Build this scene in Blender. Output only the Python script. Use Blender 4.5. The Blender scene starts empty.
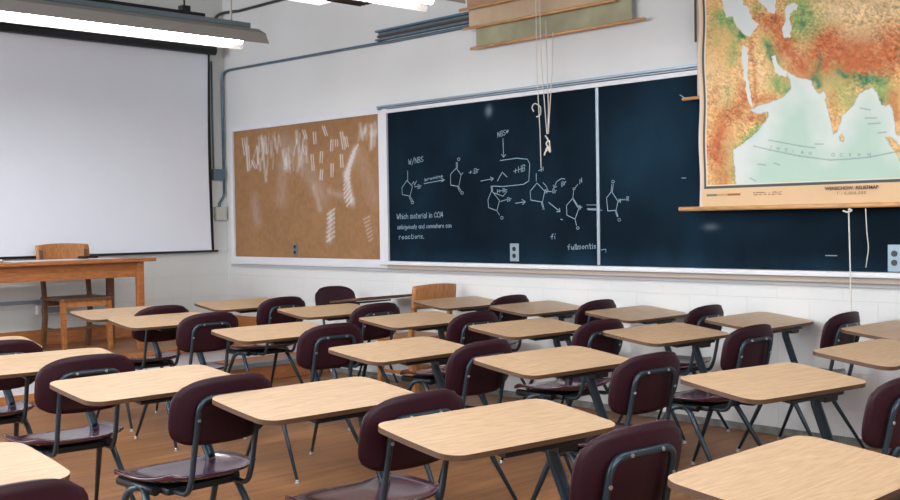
import bpy, bmesh, math, random
import numpy as np
from mathutils import Vector, Matrix
random.seed(4)
COL = bpy.context.scene.collection
PI = math.pi
CHALK=[('chalk_drawing','',[[(2.679,1.646),(2.616,1.588),(2.619,1.533),(2.713,1.519),(2.743,1.595),(2.679,1.646)],[(2.687,1.646),(2.689,1.723)],[(2.713,1.519),(2.741,1.48)],[(2.701,1.514),(2.724,1.478)],[(2.757,1.466),(2.75,1.457),(2.736,1.456),(2.726,1.462),(2.726,1.471),(2.737,1.477),(2.751,1.475),(2.757,1.466)],[(2.736,1.611),(2.76,1.632),(2.768,1.605),(2.793,1.637)],[(2.768,1.591),(2.8,1.593)],[(2.808,1.577),(2.808,1.605),(2.821,1.605),(2.828,1.601),(2.82,1.591),(2.809,1.59),(2.822,1.592),(2.828,1.583),(2.821,1.576),(2.806,1.576)],[(2.834,1.578),(2.835,1.597)],[(2.835,1.593),(2.844,1.598),(2.849,1.596)]]),('chalk_drawing','',[[(2.88,1.612),(3.115,1.635)],[(3.077,1.647),(3.115,1.635),(3.084,1.621)],[(2.891,1.655),(2.89,1.633),(2.909,1.636),(2.914,1.644),(2.904,1.647),(2.889,1.641)],[(2.923,1.637),(2.925,1.652)],[(2.925,1.648),(2.934,1.652),(2.944,1.652)],[(2.964,1.655),(2.952,1.646),(2.963,1.642),(2.976,1.649),(2.964,1.654)],[(2.985,1.644),(2.986,1.658)],[(2.985,1.654),(2.997,1.659),(2.999,1.655),(2.999,1.646)],[(3.001,1.656),(3.009,1.66),(3.016,1.658),(3.015,1.646)],[(3.027,1.66),(3.028,1.648)],[(3.027,1.666),(3.03,1.667)],[(3.039,1.649),(3.038,1.663)],[(3.04,1.66),(3.053,1.665),(3.063,1.662),(3.06,1.652)],[(3.072,1.661),(3.095,1.664),(3.084,1.669),(3.072,1.66),(3.079,1.655),(3.095,1.658)]]),('chalk_drawing','',[[(3.249,1.719),(3.184,1.675),(3.182,1.591),(3.272,1.577),(3.3,1.665),(3.249,1.719)],[(3.249,1.719),(3.25,1.764)],[(3.26,1.719),(3.261,1.763)],[(3.291,1.785),(3.285,1.778),(3.273,1.776),(3.263,1.782),(3.263,1.791),(3.273,1.797),(3.286,1.794),(3.291,1.785)],[(3.272,1.577),(3.297,1.54)],[(3.261,1.572),(3.282,1.537)],[(3.323,1.526),(3.317,1.518),(3.304,1.516),(3.294,1.522),(3.295,1.531),(3.305,1.537),(3.317,1.534),(3.323,1.526)],[(3.3,1.665),(3.319,1.68)]]),('chalk_drawing','',[[(3.51,1.61),(3.641,1.623)],[(3.609,1.637),(3.641,1.623),(3.616,1.606)],[(3.712,1.754),(3.876,1.763),(3.982,1.75),(4.004,1.715),(3.992,1.592),(3.939,1.57),(3.736,1.561),(3.632,1.568)],[(3.682,1.604),(3.731,1.667),(3.779,1.63)],[(3.743,1.915),(3.747,1.777)],[(3.727,1.798),(3.747,1.777),(3.768,1.796)],[(3.621,1.535),(3.581,1.467),(3.587,1.408),(3.671,1.384),(3.7,1.457),(3.621,1.535)],[(3.621,1.535),(3.615,1.568)],[(3.632,1.535),(3.625,1.568)],[(3.671,1.384),(3.698,1.351)],[(3.735,1.33),(3.73,1.322),(3.718,1.32),(3.709,1.326),(3.709,1.335),(3.719,1.34),(3.73,1.338),(3.735,1.33)],[(3.71,1.451),(3.769,1.463)],[(3.649,1.516),(3.735,1.489),(3.777,1.525)],[(4.07,1.575),(4.004,1.518),(4.009,1.454),(4.119,1.437),(4.143,1.514),(4.07,1.575)],[(4.064,1.59),(4.064,1.643)],[(4.119,1.437),(4.131,1.398)],[(4.109,1.435),(4.121,1.398)],[(4.136,1.39),(4.133,1.386),(4.126,1.385),(4.12,1.388),(4.121,1.393),(4.126,1.396),(4.133,1.395),(4.136,1.39)],[(4.159,1.513),(4.209,1.509)],[(4.128,1.575),(4.156,1.55),(4.174,1.518)],[(4.228,1.535),(4.254,1.578),(4.298,1.598),(4.329,1.594)],[(4.222,1.555),(4.228,1.535),(4.254,1.544)],[(3.846,1.668),(3.883,1.676)],[(3.863,1.656),(3.865,1.686)],[(3.894,1.658),(3.894,1.701)],[(3.92,1.661),(3.921,1.706)],[(3.894,1.677),(3.92,1.685)],[(3.929,1.664),(3.933,1.707),(3.948,1.712),(3.958,1.707),(3.947,1.689),(3.929,1.685),(3.949,1.688),(3.957,1.679),(3.95,1.668),(3.931,1.665)],[(3.691,1.927),(3.691,1.964),(3.711,1.931),(3.714,1.967)],[(3.721,1.932),(3.722,1.968),(3.735,1.973),(3.743,1.966),(3.734,1.954),(3.72,1.949),(3.735,1.953),(3.742,1.942),(3.734,1.934),(3.72,1.933)],[(3.77,1.973),(3.764,1.976),(3.75,1.97),(3.749,1.962),(3.768,1.954),(3.768,1.948),(3.754,1.937),(3.749,1.944)],[(3.777,1.956),(3.799,1.971)],[(3.778,1.968),(3.798,1.96)],[(3.787,1.952),(3.788,1.976)],[(3.755,1.462),(3.774,1.463)],[(3.78,1.45),(3.781,1.477),(3.794,1.478),(3.801,1.474),(3.795,1.465),(3.782,1.465),(3.794,1.465),(3.801,1.457),(3.793,1.452),(3.782,1.451)],[(3.806,1.453),(3.806,1.47)],[(3.807,1.466),(3.815,1.471),(3.819,1.469)],[(3.679,1.515),(3.68,1.54)],[(3.702,1.517),(3.7,1.54)],[(3.68,1.528),(3.701,1.529)],[(3.708,1.529),(3.728,1.533)],[(3.736,1.521),(3.735,1.545),(3.749,1.545),(3.755,1.542),(3.749,1.533),(3.734,1.532),(3.748,1.534),(3.756,1.527),(3.748,1.521),(3.736,1.52)],[(3.762,1.524),(3.762,1.539)],[(3.763,1.534),(3.772,1.539),(3.777,1.538)],[(4.216,1.5),(4.216,1.527),(4.228,1.528),(4.233,1.523),(4.227,1.513),(4.216,1.514),(4.228,1.514),(4.233,1.504),(4.228,1.499),(4.216,1.501)],[(4.241,1.499),(4.24,1.518)],[(4.241,1.513),(4.248,1.517),(4.252,1.515)],[(4.145,1.5),(4.147,1.527),(4.163,1.499),(4.164,1.527)],[(4.298,1.542),(4.298,1.572),(4.313,1.576),(4.317,1.574),(4.312,1.563),(4.297,1.556),(4.312,1.561),(4.319,1.555),(4.31,1.548),(4.297,1.542)],[(4.325,1.553),(4.325,1.572)],[(4.327,1.566),(4.334,1.575),(4.34,1.575)]]),('chalk_mark','',[[(3.86,1.435),(3.956,1.443)],[(3.924,1.461),(3.956,1.443),(3.93,1.424)]]),('chalk_mark','',[[(4.087,1.662),(4.11,1.671)],[(4.112,1.655),(4.114,1.685)],[(4.13,1.66),(4.13,1.687)],[(4.113,1.67),(4.129,1.674)]]),('chalk_mark','',[[(4.179,1.433),(4.282,1.366)],[(4.276,1.39),(4.282,1.366),(4.251,1.366)]]),('chalk_drawing','',[[(4.4,1.459),(4.341,1.408),(4.343,1.341),(4.416,1.312),(4.454,1.391),(4.4,1.459)],[(4.4,1.449),(4.442,1.392)],[(4.4,1.459),(4.407,1.511)],[(4.42,1.529),(4.444,1.552)],[(4.42,1.522),(4.416,1.517),(4.408,1.515),(4.402,1.519),(4.402,1.526),(4.409,1.529),(4.416,1.528),(4.42,1.522)],[(4.416,1.312),(4.428,1.269)],[(4.452,1.25),(4.447,1.242),(4.437,1.241),(4.429,1.246),(4.429,1.254),(4.437,1.259),(4.447,1.257),(4.452,1.25)],[(4.453,1.377),(4.454,1.406),(4.465,1.379),(4.465,1.406)],[(4.469,1.392),(4.48,1.394)],[(4.462,1.555),(4.464,1.587)],[(4.479,1.564),(4.479,1.596)],[(4.463,1.573),(4.48,1.581)]]),('chalk_mark','',[[(4.287,1.313),(4.303,1.308)]]),('chalk_mark','',[[(4.526,1.409),(4.614,1.407)],[(4.521,1.408),(4.61,1.405)]]),('chalk_mark','',[[(4.525,1.381),(4.614,1.379)],[(4.532,1.375),(4.653,1.369)]]),('chalk_drawing','',[[(4.735,1.494),(4.692,1.452),(4.701,1.363),(4.771,1.367),(4.788,1.427),(4.735,1.494)],[(4.731,1.495),(4.738,1.542)],[(4.742,1.494),(4.75,1.541)],[(4.76,1.56),(4.755,1.552),(4.745,1.551),(4.737,1.556),(4.738,1.565),(4.746,1.569),(4.755,1.567),(4.76,1.56)],[(4.809,1.436),(4.851,1.437)],[(4.771,1.367),(4.787,1.324)],[(4.764,1.364),(4.78,1.322)],[(4.807,1.303),(4.803,1.295),(4.793,1.294),(4.785,1.299),(4.785,1.307),(4.793,1.312),(4.803,1.31),(4.807,1.303)],[(4.795,1.42),(4.796,1.442),(4.808,1.418),(4.809,1.443)],[(4.861,1.429),(4.86,1.455),(4.872,1.455),(4.877,1.451),(4.871,1.442),(4.859,1.443),(4.877,1.43)]]),('chalk_drawing','',[[(2.7,1.815),(2.707,1.773),(2.718,1.803),(2.724,1.773),(2.733,1.817)],[(2.741,1.769),(2.771,1.827)],[(2.779,1.78),(2.778,1.821),(2.804,1.782),(2.805,1.824)],[(2.814,1.782),(2.815,1.826),(2.832,1.825),(2.84,1.822),(2.834,1.806),(2.816,1.805),(2.831,1.804),(2.841,1.793),(2.831,1.784),(2.814,1.783)],[(2.875,1.823),(2.867,1.831),(2.851,1.82),(2.849,1.814),(2.874,1.802),(2.875,1.795),(2.858,1.787),(2.85,1.794)]]),('chalk_drawing','',[[(3.384,1.678),(3.418,1.683)],[(3.402,1.67),(3.402,1.692)],[(3.428,1.669),(3.431,1.672)],[(3.442,1.671),(3.44,1.703),(3.459,1.707),(3.466,1.702),(3.459,1.69),(3.442,1.686),(3.458,1.689),(3.467,1.68),(3.456,1.672),(3.441,1.669)],[(3.474,1.675),(3.475,1.699)],[(3.475,1.692),(3.485,1.699),(3.491,1.699)]]),('chalk_mark','',[[(2.549,1.377),(2.556,1.335),(2.563,1.364),(2.571,1.335),(2.583,1.377)],[(2.591,1.378),(2.591,1.335)],[(2.589,1.354),(2.602,1.364),(2.613,1.352),(2.611,1.336)],[(2.62,1.359),(2.62,1.334)],[(2.62,1.37),(2.624,1.374)],[(2.654,1.358),(2.642,1.363),(2.632,1.348),(2.64,1.337),(2.653,1.34)],[(2.662,1.378),(2.663,1.338)],[(2.663,1.355),(2.676,1.364),(2.683,1.355),(2.683,1.337)]]),('chalk_drawing','',[[(2.713,1.336),(2.715,1.364)],[(2.715,1.357),(2.723,1.365),(2.728,1.357),(2.726,1.336)],[(2.727,1.359),(2.735,1.366),(2.741,1.357),(2.739,1.338)],[(2.77,1.358),(2.758,1.365),(2.75,1.352),(2.755,1.339),(2.768,1.349),(2.77,1.367),(2.772,1.338)],[(2.788,1.379),(2.786,1.339),(2.795,1.339)],[(2.78,1.366),(2.799,1.366)],[(2.807,1.351),(2.827,1.355),(2.82,1.365),(2.807,1.353),(2.815,1.337),(2.826,1.342)],[(2.835,1.338),(2.838,1.368)],[(2.838,1.361),(2.846,1.368),(2.852,1.363)],[(2.862,1.363),(2.863,1.34)],[(2.861,1.374),(2.865,1.377)],[(2.893,1.36),(2.88,1.368),(2.872,1.354),(2.881,1.339),(2.892,1.351),(2.893,1.368),(2.893,1.339)],[(2.904,1.382),(2.904,1.341)]]),('chalk_drawing','',[[(2.937,1.365),(2.937,1.34)],[(2.934,1.375),(2.937,1.378)],[(2.947,1.34),(2.948,1.368)],[(2.945,1.362),(2.958,1.368),(2.966,1.364),(2.966,1.341)],[(3.02,1.375),(3.01,1.383),(2.996,1.367),(2.995,1.349),(3.009,1.342),(3.019,1.35)],[(3.049,1.378),(3.042,1.385),(3.027,1.368),(3.027,1.349),(3.042,1.343),(3.05,1.348)],[(3.06,1.383),(3.06,1.341)],[(3.085,1.345),(3.085,1.385),(3.069,1.356),(3.092,1.356)]]),('chalk_drawing','',[[(2.572,1.27),(2.56,1.276),(2.553,1.264),(2.559,1.252),(2.572,1.262),(2.573,1.274),(2.573,1.252)],[(2.579,1.253),(2.581,1.275)],[(2.58,1.272),(2.588,1.277),(2.592,1.27),(2.591,1.253)],[(2.591,1.271),(2.598,1.275),(2.601,1.271),(2.602,1.255)],[(2.609,1.288),(2.609,1.253),(2.622,1.255),(2.628,1.266),(2.619,1.274),(2.609,1.268)],[(2.634,1.272),(2.635,1.255)],[(2.636,1.282),(2.636,1.284)],[(2.661,1.272),(2.651,1.277),(2.643,1.266),(2.65,1.258),(2.66,1.267),(2.662,1.245),(2.646,1.245)],[(2.669,1.276),(2.67,1.259),(2.677,1.256),(2.685,1.278),(2.684,1.255)],[(2.701,1.278),(2.694,1.267),(2.701,1.256),(2.708,1.268),(2.701,1.276)],[(2.717,1.278),(2.717,1.257),(2.726,1.256),(2.733,1.277),(2.732,1.255)],[(2.752,1.275),(2.744,1.275),(2.742,1.27),(2.753,1.266),(2.749,1.256),(2.741,1.257)],[(2.761,1.29),(2.762,1.257)],[(2.769,1.278),(2.776,1.262)],[(2.787,1.278),(2.774,1.247)],[(2.827,1.274),(2.818,1.279),(2.81,1.269),(2.817,1.258),(2.828,1.265),(2.828,1.278),(2.829,1.257)],[(2.837,1.257),(2.837,1.278)],[(2.837,1.275),(2.846,1.279),(2.852,1.273),(2.852,1.259)],[(2.876,1.29),(2.876,1.259),(2.863,1.257),(2.859,1.269),(2.866,1.277),(2.874,1.272)],[(2.912,1.278),(2.903,1.277),(2.903,1.273),(2.911,1.266),(2.909,1.26),(2.899,1.262)],[(2.927,1.28),(2.92,1.27),(2.926,1.259),(2.935,1.27),(2.927,1.28)],[(2.942,1.259),(2.941,1.28)],[(2.943,1.277),(2.948,1.28),(2.952,1.276),(2.952,1.261)],[(2.953,1.276),(2.96,1.281),(2.962,1.276),(2.963,1.26)],[(2.969,1.271),(2.986,1.274),(2.979,1.282),(2.969,1.27),(2.977,1.261),(2.986,1.263)],[(2.993,1.281),(2.996,1.261),(3.003,1.276),(3.007,1.259),(3.012,1.282)],[(3.019,1.292),(3.02,1.259)],[(3.021,1.273),(3.03,1.282),(3.036,1.273),(3.035,1.261)],[(3.042,1.271),(3.058,1.273),(3.051,1.281),(3.041,1.272),(3.049,1.26),(3.058,1.264)],[(3.065,1.261),(3.064,1.282)],[(3.066,1.278),(3.073,1.282),(3.077,1.28)],[(3.084,1.271),(3.1,1.275),(3.094,1.282),(3.083,1.272),(3.091,1.261),(3.1,1.266)],[(3.139,1.279),(3.13,1.282),(3.122,1.273),(3.128,1.261),(3.138,1.265)],[(3.16,1.279),(3.151,1.285),(3.144,1.272),(3.152,1.262),(3.162,1.27),(3.162,1.282),(3.161,1.263)],[(3.17,1.264),(3.17,1.284)],[(3.17,1.278),(3.177,1.283),(3.184,1.278),(3.182,1.262)]]),('chalk_drawing','',[[(2.572,1.169),(2.572,1.194)],[(2.574,1.189),(2.585,1.196),(2.593,1.192)],[(2.604,1.184),(2.631,1.186),(2.619,1.194),(2.603,1.182),(2.613,1.17),(2.63,1.176)],[(2.667,1.19),(2.651,1.197),(2.643,1.184),(2.652,1.172),(2.667,1.181),(2.669,1.197),(2.67,1.173)],[(2.704,1.191),(2.691,1.198),(2.681,1.184),(2.69,1.174),(2.707,1.178)],[(2.725,1.211),(2.724,1.174),(2.738,1.177)],[(2.717,1.197),(2.738,1.198)],[(2.75,1.195),(2.749,1.174)],[(2.748,1.206),(2.751,1.206)],[(2.776,1.199),(2.764,1.188),(2.775,1.175),(2.786,1.187),(2.776,1.198)],[(2.796,1.177),(2.799,1.2)],[(2.797,1.193),(2.812,1.199),(2.822,1.195),(2.822,1.177)],[(2.853,1.199),(2.836,1.198),(2.834,1.192),(2.852,1.187),(2.846,1.178),(2.833,1.179)],[(2.862,1.177),(2.868,1.178)]]),('chalk_mark','',[[(4.219,1.21),(4.206,1.204),(4.204,1.172)],[(4.193,1.19),(4.215,1.194)],[(4.23,1.195),(4.232,1.175)],[(4.235,1.207),(4.237,1.21)]]),('chalk_drawing','',[[(4.368,1.136),(4.357,1.131),(4.356,1.099)],[(4.346,1.12),(4.365,1.119)],[(4.38,1.123),(4.382,1.103),(4.392,1.101),(4.4,1.123),(4.401,1.1)],[(4.413,1.136),(4.414,1.101)],[(4.423,1.138),(4.426,1.101)],[(4.438,1.101),(4.437,1.125)],[(4.436,1.119),(4.446,1.127),(4.449,1.12),(4.451,1.102)],[(4.45,1.122),(4.458,1.127),(4.465,1.122),(4.463,1.104)],[(4.484,1.126),(4.475,1.114),(4.484,1.105),(4.496,1.117),(4.487,1.127)],[(4.507,1.105),(4.506,1.127)],[(4.507,1.122),(4.518,1.13),(4.526,1.125),(4.528,1.105)],[(4.544,1.142),(4.547,1.106),(4.554,1.108)],[(4.536,1.131),(4.555,1.129)],[(4.566,1.129),(4.566,1.106)],[(4.565,1.138),(4.568,1.138)],[(4.595,1.129),(4.582,1.129),(4.58,1.122),(4.594,1.118),(4.59,1.11),(4.578,1.111)]]),('chalk_mark','',[[(6.26,1.08),(6.329,1.08)]]),('chalk_mark','',[[(5.284,2.092),(5.321,2.07)]]),('chalk_mark','',[[(4.63,1.098),(4.681,1.105),(4.681,1.085)]]),('chalk_mark','',[[(5.293,1.563),(5.323,1.562)]])]
CORK=[(1.285,2.148,1.318,2.073,0.011,0.75),(1.316,2.145,1.349,2.071,0.011,0.6),(1.443,2.118,1.449,2.019,0.011,0.75),(1.474,2.116,1.48,2.017,0.011,0.6),(1.575,2.162,1.615,2.08,0.011,0.75),(1.605,2.159,1.645,2.078,0.011,0.6),(1.695,2.035,1.684,1.944,0.011,0.75),(1.724,2.033,1.713,1.943,0.011,0.6),(1.542,1.939,1.531,1.847,0.011,0.75),(1.573,1.937,1.561,1.846,0.011,0.6),(1.826,2.092,1.855,1.948,0.011,0.75),(1.855,2.09,1.884,1.946,0.011,0.6),(1.402,1.92,1.416,1.786,0.011,0.75),(1.433,1.919,1.446,1.785,0.011,0.6),(1.538,1.781,1.527,1.696,0.011,0.75),(1.568,1.779,1.557,1.695,0.011,0.6),(1.689,1.826,1.686,1.716,0.011,0.75),(1.718,1.825,1.715,1.715,0.011,0.6),(1.82,1.898,1.826,1.794,0.011,0.75),(1.849,1.896,1.855,1.792,0.011,0.6),(1.28,2.008,1.305,1.931,0.011,0.75),(1.312,2.006,1.336,1.929,0.011,0.6),(0.469,1.914,0.527,1.84,0.011,0.75),(0.504,1.912,0.562,1.838,0.011,0.6),(1.882,2.049,1.905,1.965,0.011,0.75),(1.911,2.047,1.933,1.964,0.011,0.6),(0.314,2.138,0.35,1.977,0.011,0.75),(0.35,2.136,0.385,1.975,0.011,0.6),(0.388,2.061,0.401,1.831,0.011,0.75),(0.424,2.059,0.436,1.829,0.011,0.6),(1.758,2.031,1.756,1.979,0.011,0.75),(1.787,2.029,1.785,1.978,0.011,0.6),(0.74,1.936,0.712,1.778,0.02323345734228107,0.33352315887079376),(1.164,2.007,1.147,1.933,0.013857049181592123,0.371532088859691),(0.919,2.119,0.945,2.032,0.02152740543886418,0.2388239798200944),(1.06,1.997,1.065,1.913,0.01854777525475137,0.22607646173213625),(0.83,2.129,0.799,1.968,0.034085214451570964,0.20652439667878056),(0.586,2.129,0.597,1.983,0.012527461126098875,0.32329885743892683),(0.565,2.044,0.57,1.875,0.017959244717455435,0.39074906557886113),(1.239,1.896,1.2,1.792,0.034573780964938246,0.2696834411708552),(1.2,1.998,1.216,1.89,0.012669565964472508,0.17595770652066153),(0.657,2.111,0.689,1.982,0.030783184660153326,0.31982459882782693),(1.063,1.934,1.09,1.778,0.030970646570086087,0.1782608196531968),(0.857,2.157,0.856,2.013,0.013176284471330985,0.20660032073793239),(0.859,2.1,0.878,2.004,0.026694186687388405,0.2980245155690279),(1.022,1.902,1.053,1.834,0.031401764220535144,0.2538084455267857),(0.647,2.075,0.642,1.911,0.02054479015254417,0.15371082348010728),(1.238,2.111,1.232,1.965,0.02383897324101562,0.283982348376694),(1.194,2.138,1.197,2.039,0.03465814634700351,0.390420459123321),(0.611,2.131,0.602,1.995,0.01963710743932058,0.2579949585513923),(1.277,1.885,1.265,1.735,0.019595824795068648,0.1748215707239963),(0.981,1.98,1.005,1.817,0.02970845156850024,0.3777297354867978),(1.121,1.961,1.135,1.799,0.020595433900107294,0.17491633291153347),(0.76,2.113,0.744,1.967,0.013382211906926046,0.28492306736896683),(1.202,2.072,1.168,1.994,0.01395662062025496,0.39233323060420566),(0.705,2.123,0.724,1.975,0.02555559919937608,0.4244203020352386),(0.608,1.916,0.611,1.825,0.03099123400946207,0.3478251841059964),(1.331,2.105,1.334,2.001,0.027002228077717114,0.22255771622922876),(0.589,2.034,0.573,1.877,0.022564948679448818,0.27559623001106986),(1.064,2.011,1.093,1.868,0.023423996709819678,0.21334230026827133),(1.04,1.953,1.053,1.788,0.017025448970822275,0.277691200060496),(0.904,2.077,0.89,1.969,0.024468079408771194,0.22956907398803938),(0.675,2.096,0.643,2.006,0.027621201660035094,0.3304023467686165),(1.336,1.986,1.335,1.863,0.028716155524572254,0.3347440618555486),(1.029,1.992,1.014,1.852,0.02590587622736552,0.24276923144204315),(0.766,2.153,0.752,2.097,0.01580976201268082,0.1681099297253333),(0.789,2.076,0.792,1.933,0.02636935274473489,0.19790427999670013),(1.258,1.945,1.254,1.822,0.023717927169070722,0.20046244740558397),(1.066,1.887,1.084,1.811,0.01475468747744511,0.4291025528963228),(1.27,1.94,1.287,1.87,0.030674716405820764,0.20768378873264248),(0.69,2.066,0.646,1.917,0.015706046426910637,0.3717752204677982),(1.023,1.948,1.026,1.787,0.020734902956619,0.2991031050225166),(0.833,1.966,0.813,1.822,0.01397684492458559,0.2206990912995518),(0.917,2.128,0.89,1.981,0.02056594646307916,0.21560451883729692),(1.224,1.988,1.229,1.838,0.02842105835626902,0.22953380047534355),(0.571,2.034,0.583,1.885,0.01638509568656072,0.34026428280739074),(1.295,2.068,1.277,1.969,0.02513710783670181,0.44701666599692114),(1.026,1.916,1.034,1.809,0.019027616183709625,0.2550538734290089),(2.246,2.113,2.228,2.058,0.03,0.28378268802843026),(2.159,2.116,2.15,2.071,0.03,0.23730711069395438),(2.252,2.076,2.249,2.036,0.03,0.20579553441486922),(2.095,2.142,2.11,2.04,0.03,0.3160875400752482),(2.107,2.097,2.124,2.02,0.03,0.33513036261673573),(2.286,2.134,2.28,2.046,0.03,0.21976551444461928),(2.159,2.095,2.146,2.056,0.03,0.2962367999736485),(2.294,2.129,2.308,2.043,0.03,0.15390399176463665),(2.092,2.076,2.072,2.013,0.03,0.2049668808023608),(2.286,2.07,2.273,1.952,0.03,0.3433453337672959),(2.234,2.12,2.25,2.042,0.03,0.30722547563941227),(2.233,2.049,2.242,1.939,0.03,0.24233230813681866),(2.184,2.129,2.175,2.014,0.03,0.1940544052239027),(2.238,2.027,2.221,1.923,0.03,0.281469252549609),(1.989,1.914,2.062,1.971,0.016,0.6),(1.966,1.88,2.04,1.937,0.016,0.6),(1.944,1.846,2.019,1.903,0.016,0.6),(1.924,1.811,1.999,1.869,0.016,0.6),(1.906,1.776,1.98,1.834,0.016,0.6),(1.89,1.741,1.965,1.8,0.016,0.6),(1.877,1.706,1.952,1.765,0.016,0.6),(1.868,1.671,1.943,1.729,0.016,0.6),(1.863,1.635,1.938,1.694,0.016,0.6),(1.861,1.599,1.937,1.658,0.016,0.6),(1.865,1.563,1.94,1.623,0.016,0.6),(1.872,1.527,1.947,1.587,0.016,0.6),(1.883,1.491,1.958,1.551,0.016,0.6),(1.898,1.455,1.973,1.515,0.016,0.6),(2.025,1.938,1.898,1.726,0.06,0.35),(1.898,1.726,1.973,1.479,0.06,0.35),(1.625,1.387,1.724,1.432,0.016,0.5),(1.622,1.347,1.723,1.393,0.016,0.5),(1.618,1.308,1.722,1.354,0.016,0.5),(1.615,1.268,1.72,1.315,0.016,0.5),(1.612,1.229,1.719,1.275,0.016,0.5),(1.609,1.189,1.718,1.236,0.016,0.5),(1.605,1.149,1.717,1.197,0.016,0.5),(1.672,1.381,1.649,1.17,0.06,0.3),(2.117,1.336,2.196,1.36,0.012,0.25),(2.128,1.306,2.203,1.33,0.012,0.25),(2.139,1.275,2.21,1.3,0.012,0.25),(2.15,1.244,2.217,1.269,0.012,0.25),(2.161,1.214,2.224,1.239,0.012,0.25),(2.172,1.184,2.231,1.209,0.012,0.25),(2.183,1.153,2.238,1.179,0.012,0.25),(0.496,1.541,0.54,1.341,0.1,0.13),(0.641,2.131,0.7,1.719,0.03,0.4),(0.391,2.133,0.406,1.831,0.03,0.4),(0.564,2.051,0.457,1.857,0.02,0.3),(1.135,1.989,1.565,1.541,0.14,0.13),(0.999,2.08,0.934,1.53,0.12,0.13),(1.437,1.625,1.519,1.436,0.05,0.2),(1.652,1.592,1.981,1.505,0.05,0.15),(2.072,1.884,2.258,1.498,0.12,0.08)]
# ------------------------------------------------------------------ materials
def mat(name, color, rough=.5, metal=0., spec=.5, noise=0., nscale=8., bump=0., bscale=60., coat=0., emit=None, estr=0., alpha=1., vec=(1,1,1)):
    m = bpy.data.materials.new(name); m.use_nodes = True
    nt = m.node_tree; b = nt.nodes['Principled BSDF']
    b.inputs['Base Color'].default_value = (*color, 1)
    b.inputs['Roughness'].default_value = rough; b.inputs['Metallic'].default_value = metal
    b.inputs['Specular IOR Level'].default_value = spec
    b.inputs['Coat Weight'].default_value = coat; b.inputs['Coat Roughness'].default_value = .12
    if emit: b.inputs['Emission Color'].default_value = (*emit, 1); b.inputs['Emission Strength'].default_value = estr
    tc = nt.nodes.new('ShaderNodeTexCoord'); mp = nt.nodes.new('ShaderNodeMapping'); mp.inputs['Scale'].default_value = vec
    nt.links.new(tc.outputs['Object'], mp.inputs['Vector'])
    if noise:
        n = nt.nodes.new('ShaderNodeTexNoise'); n.inputs['Scale'].default_value = nscale; n.inputs['Detail'].default_value = 5
        nt.links.new(mp.outputs[0], n.inputs['Vector'])
        r = nt.nodes.new('ShaderNodeValToRGB')
        r.color_ramp.elements[0].position = .3; r.color_ramp.elements[1].position = .7
        r.color_ramp.elements[0].color = (*[c*(1-noise) for c in color], 1)
        r.color_ramp.elements[1].color = (*[min(1, c*(1+noise)) for c in color], 1)
        nt.links.new(n.outputs['Fac'], r.inputs['Fac']); nt.links.new(r.outputs[0], b.inputs['Base Color'])
    if bump:
        n2 = nt.nodes.new('ShaderNodeTexNoise'); n2.inputs['Scale'].default_value = bscale; n2.inputs['Detail'].default_value = 3
        bp = nt.nodes.new('ShaderNodeBump'); bp.inputs['Strength'].default_value = bump; bp.inputs['Distance'].default_value = .01
        nt.links.new(mp.outputs[0], n2.inputs['Vector']); nt.links.new(n2.outputs['Fac'], bp.inputs['Height']); nt.links.new(bp.outputs[0], b.inputs['Normal'])
    return m
def wood(name, dark, light, axis='Y', scale=1., rough=.4, coat=0., ring=.45, rnd=True, spec=.5):
    m = bpy.data.materials.new(name); m.use_nodes = True
    nt = m.node_tree; N = nt.nodes.new; L = nt.links.new; b = nt.nodes['Principled BSDF']
    b.inputs['Roughness'].default_value = rough; b.inputs['Coat Weight'].default_value = coat; b.inputs['Specular IOR Level'].default_value = spec
    tc = N('ShaderNodeTexCoord'); mp = N('ShaderNodeMapping')
    s = {'X': (.9, 9, 9), 'Y': (9, .9, 9), 'Z': (9, 9, .9)}[axis]
    mp.inputs['Scale'].default_value = [v*scale for v in s]
    if rnd:
        oi = N('ShaderNodeObjectInfo'); mu = N('ShaderNodeVectorMath'); mu.operation = 'SCALE'; mu.inputs[0].default_value = (7, 11, 5)
        L(oi.outputs['Random'], mu.inputs['Scale']); ad = N('ShaderNodeVectorMath'); L(tc.outputs['Object'], ad.inputs[0]); L(mu.outputs[0], ad.inputs[1]); L(ad.outputs[0], mp.inputs['Vector'])
    else: L(tc.outputs['Object'], mp.inputs['Vector'])
    n = N('ShaderNodeTexNoise'); n.inputs['Scale'].default_value = 1.6; n.inputs['Detail'].default_value = 3; n.inputs['Distortion'].default_value = .6
    L(mp.outputs[0], n.inputs['Vector'])
    w = N('ShaderNodeMath'); w.operation = 'MULTIPLY'; w.inputs[1].default_value = 9; L(n.outputs['Fac'], w.inputs[0])
    fr = N('ShaderNodeMath'); fr.operation = 'PINGPONG'; fr.inputs[1].default_value = .5; L(w.outputs[0], fr.inputs[0])
    n2 = N('ShaderNodeTexNoise'); n2.inputs['Scale'].default_value = 14; n2.inputs['Detail'].default_value = 6; L(mp.outputs[0], n2.inputs['Vector'])
    mx = N('ShaderNodeMath'); mx.operation = 'MULTIPLY_ADD'; L(fr.outputs[0], mx.inputs[0]); mx.inputs[1].default_value = ring*2; L(n2.outputs['Fac'], mx.inputs[2])
    r = N('ShaderNodeValToRGB'); r.color_ramp.elements[0].position = .25; r.color_ramp.elements[1].position = .95
    r.color_ramp.elements[0].color = (*dark, 1); r.color_ramp.elements[1].color = (*light, 1)
    L(mx.outputs[0], r.inputs['Fac']); L(r.outputs[0], b.inputs['Base Color'])
    return m
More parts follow.
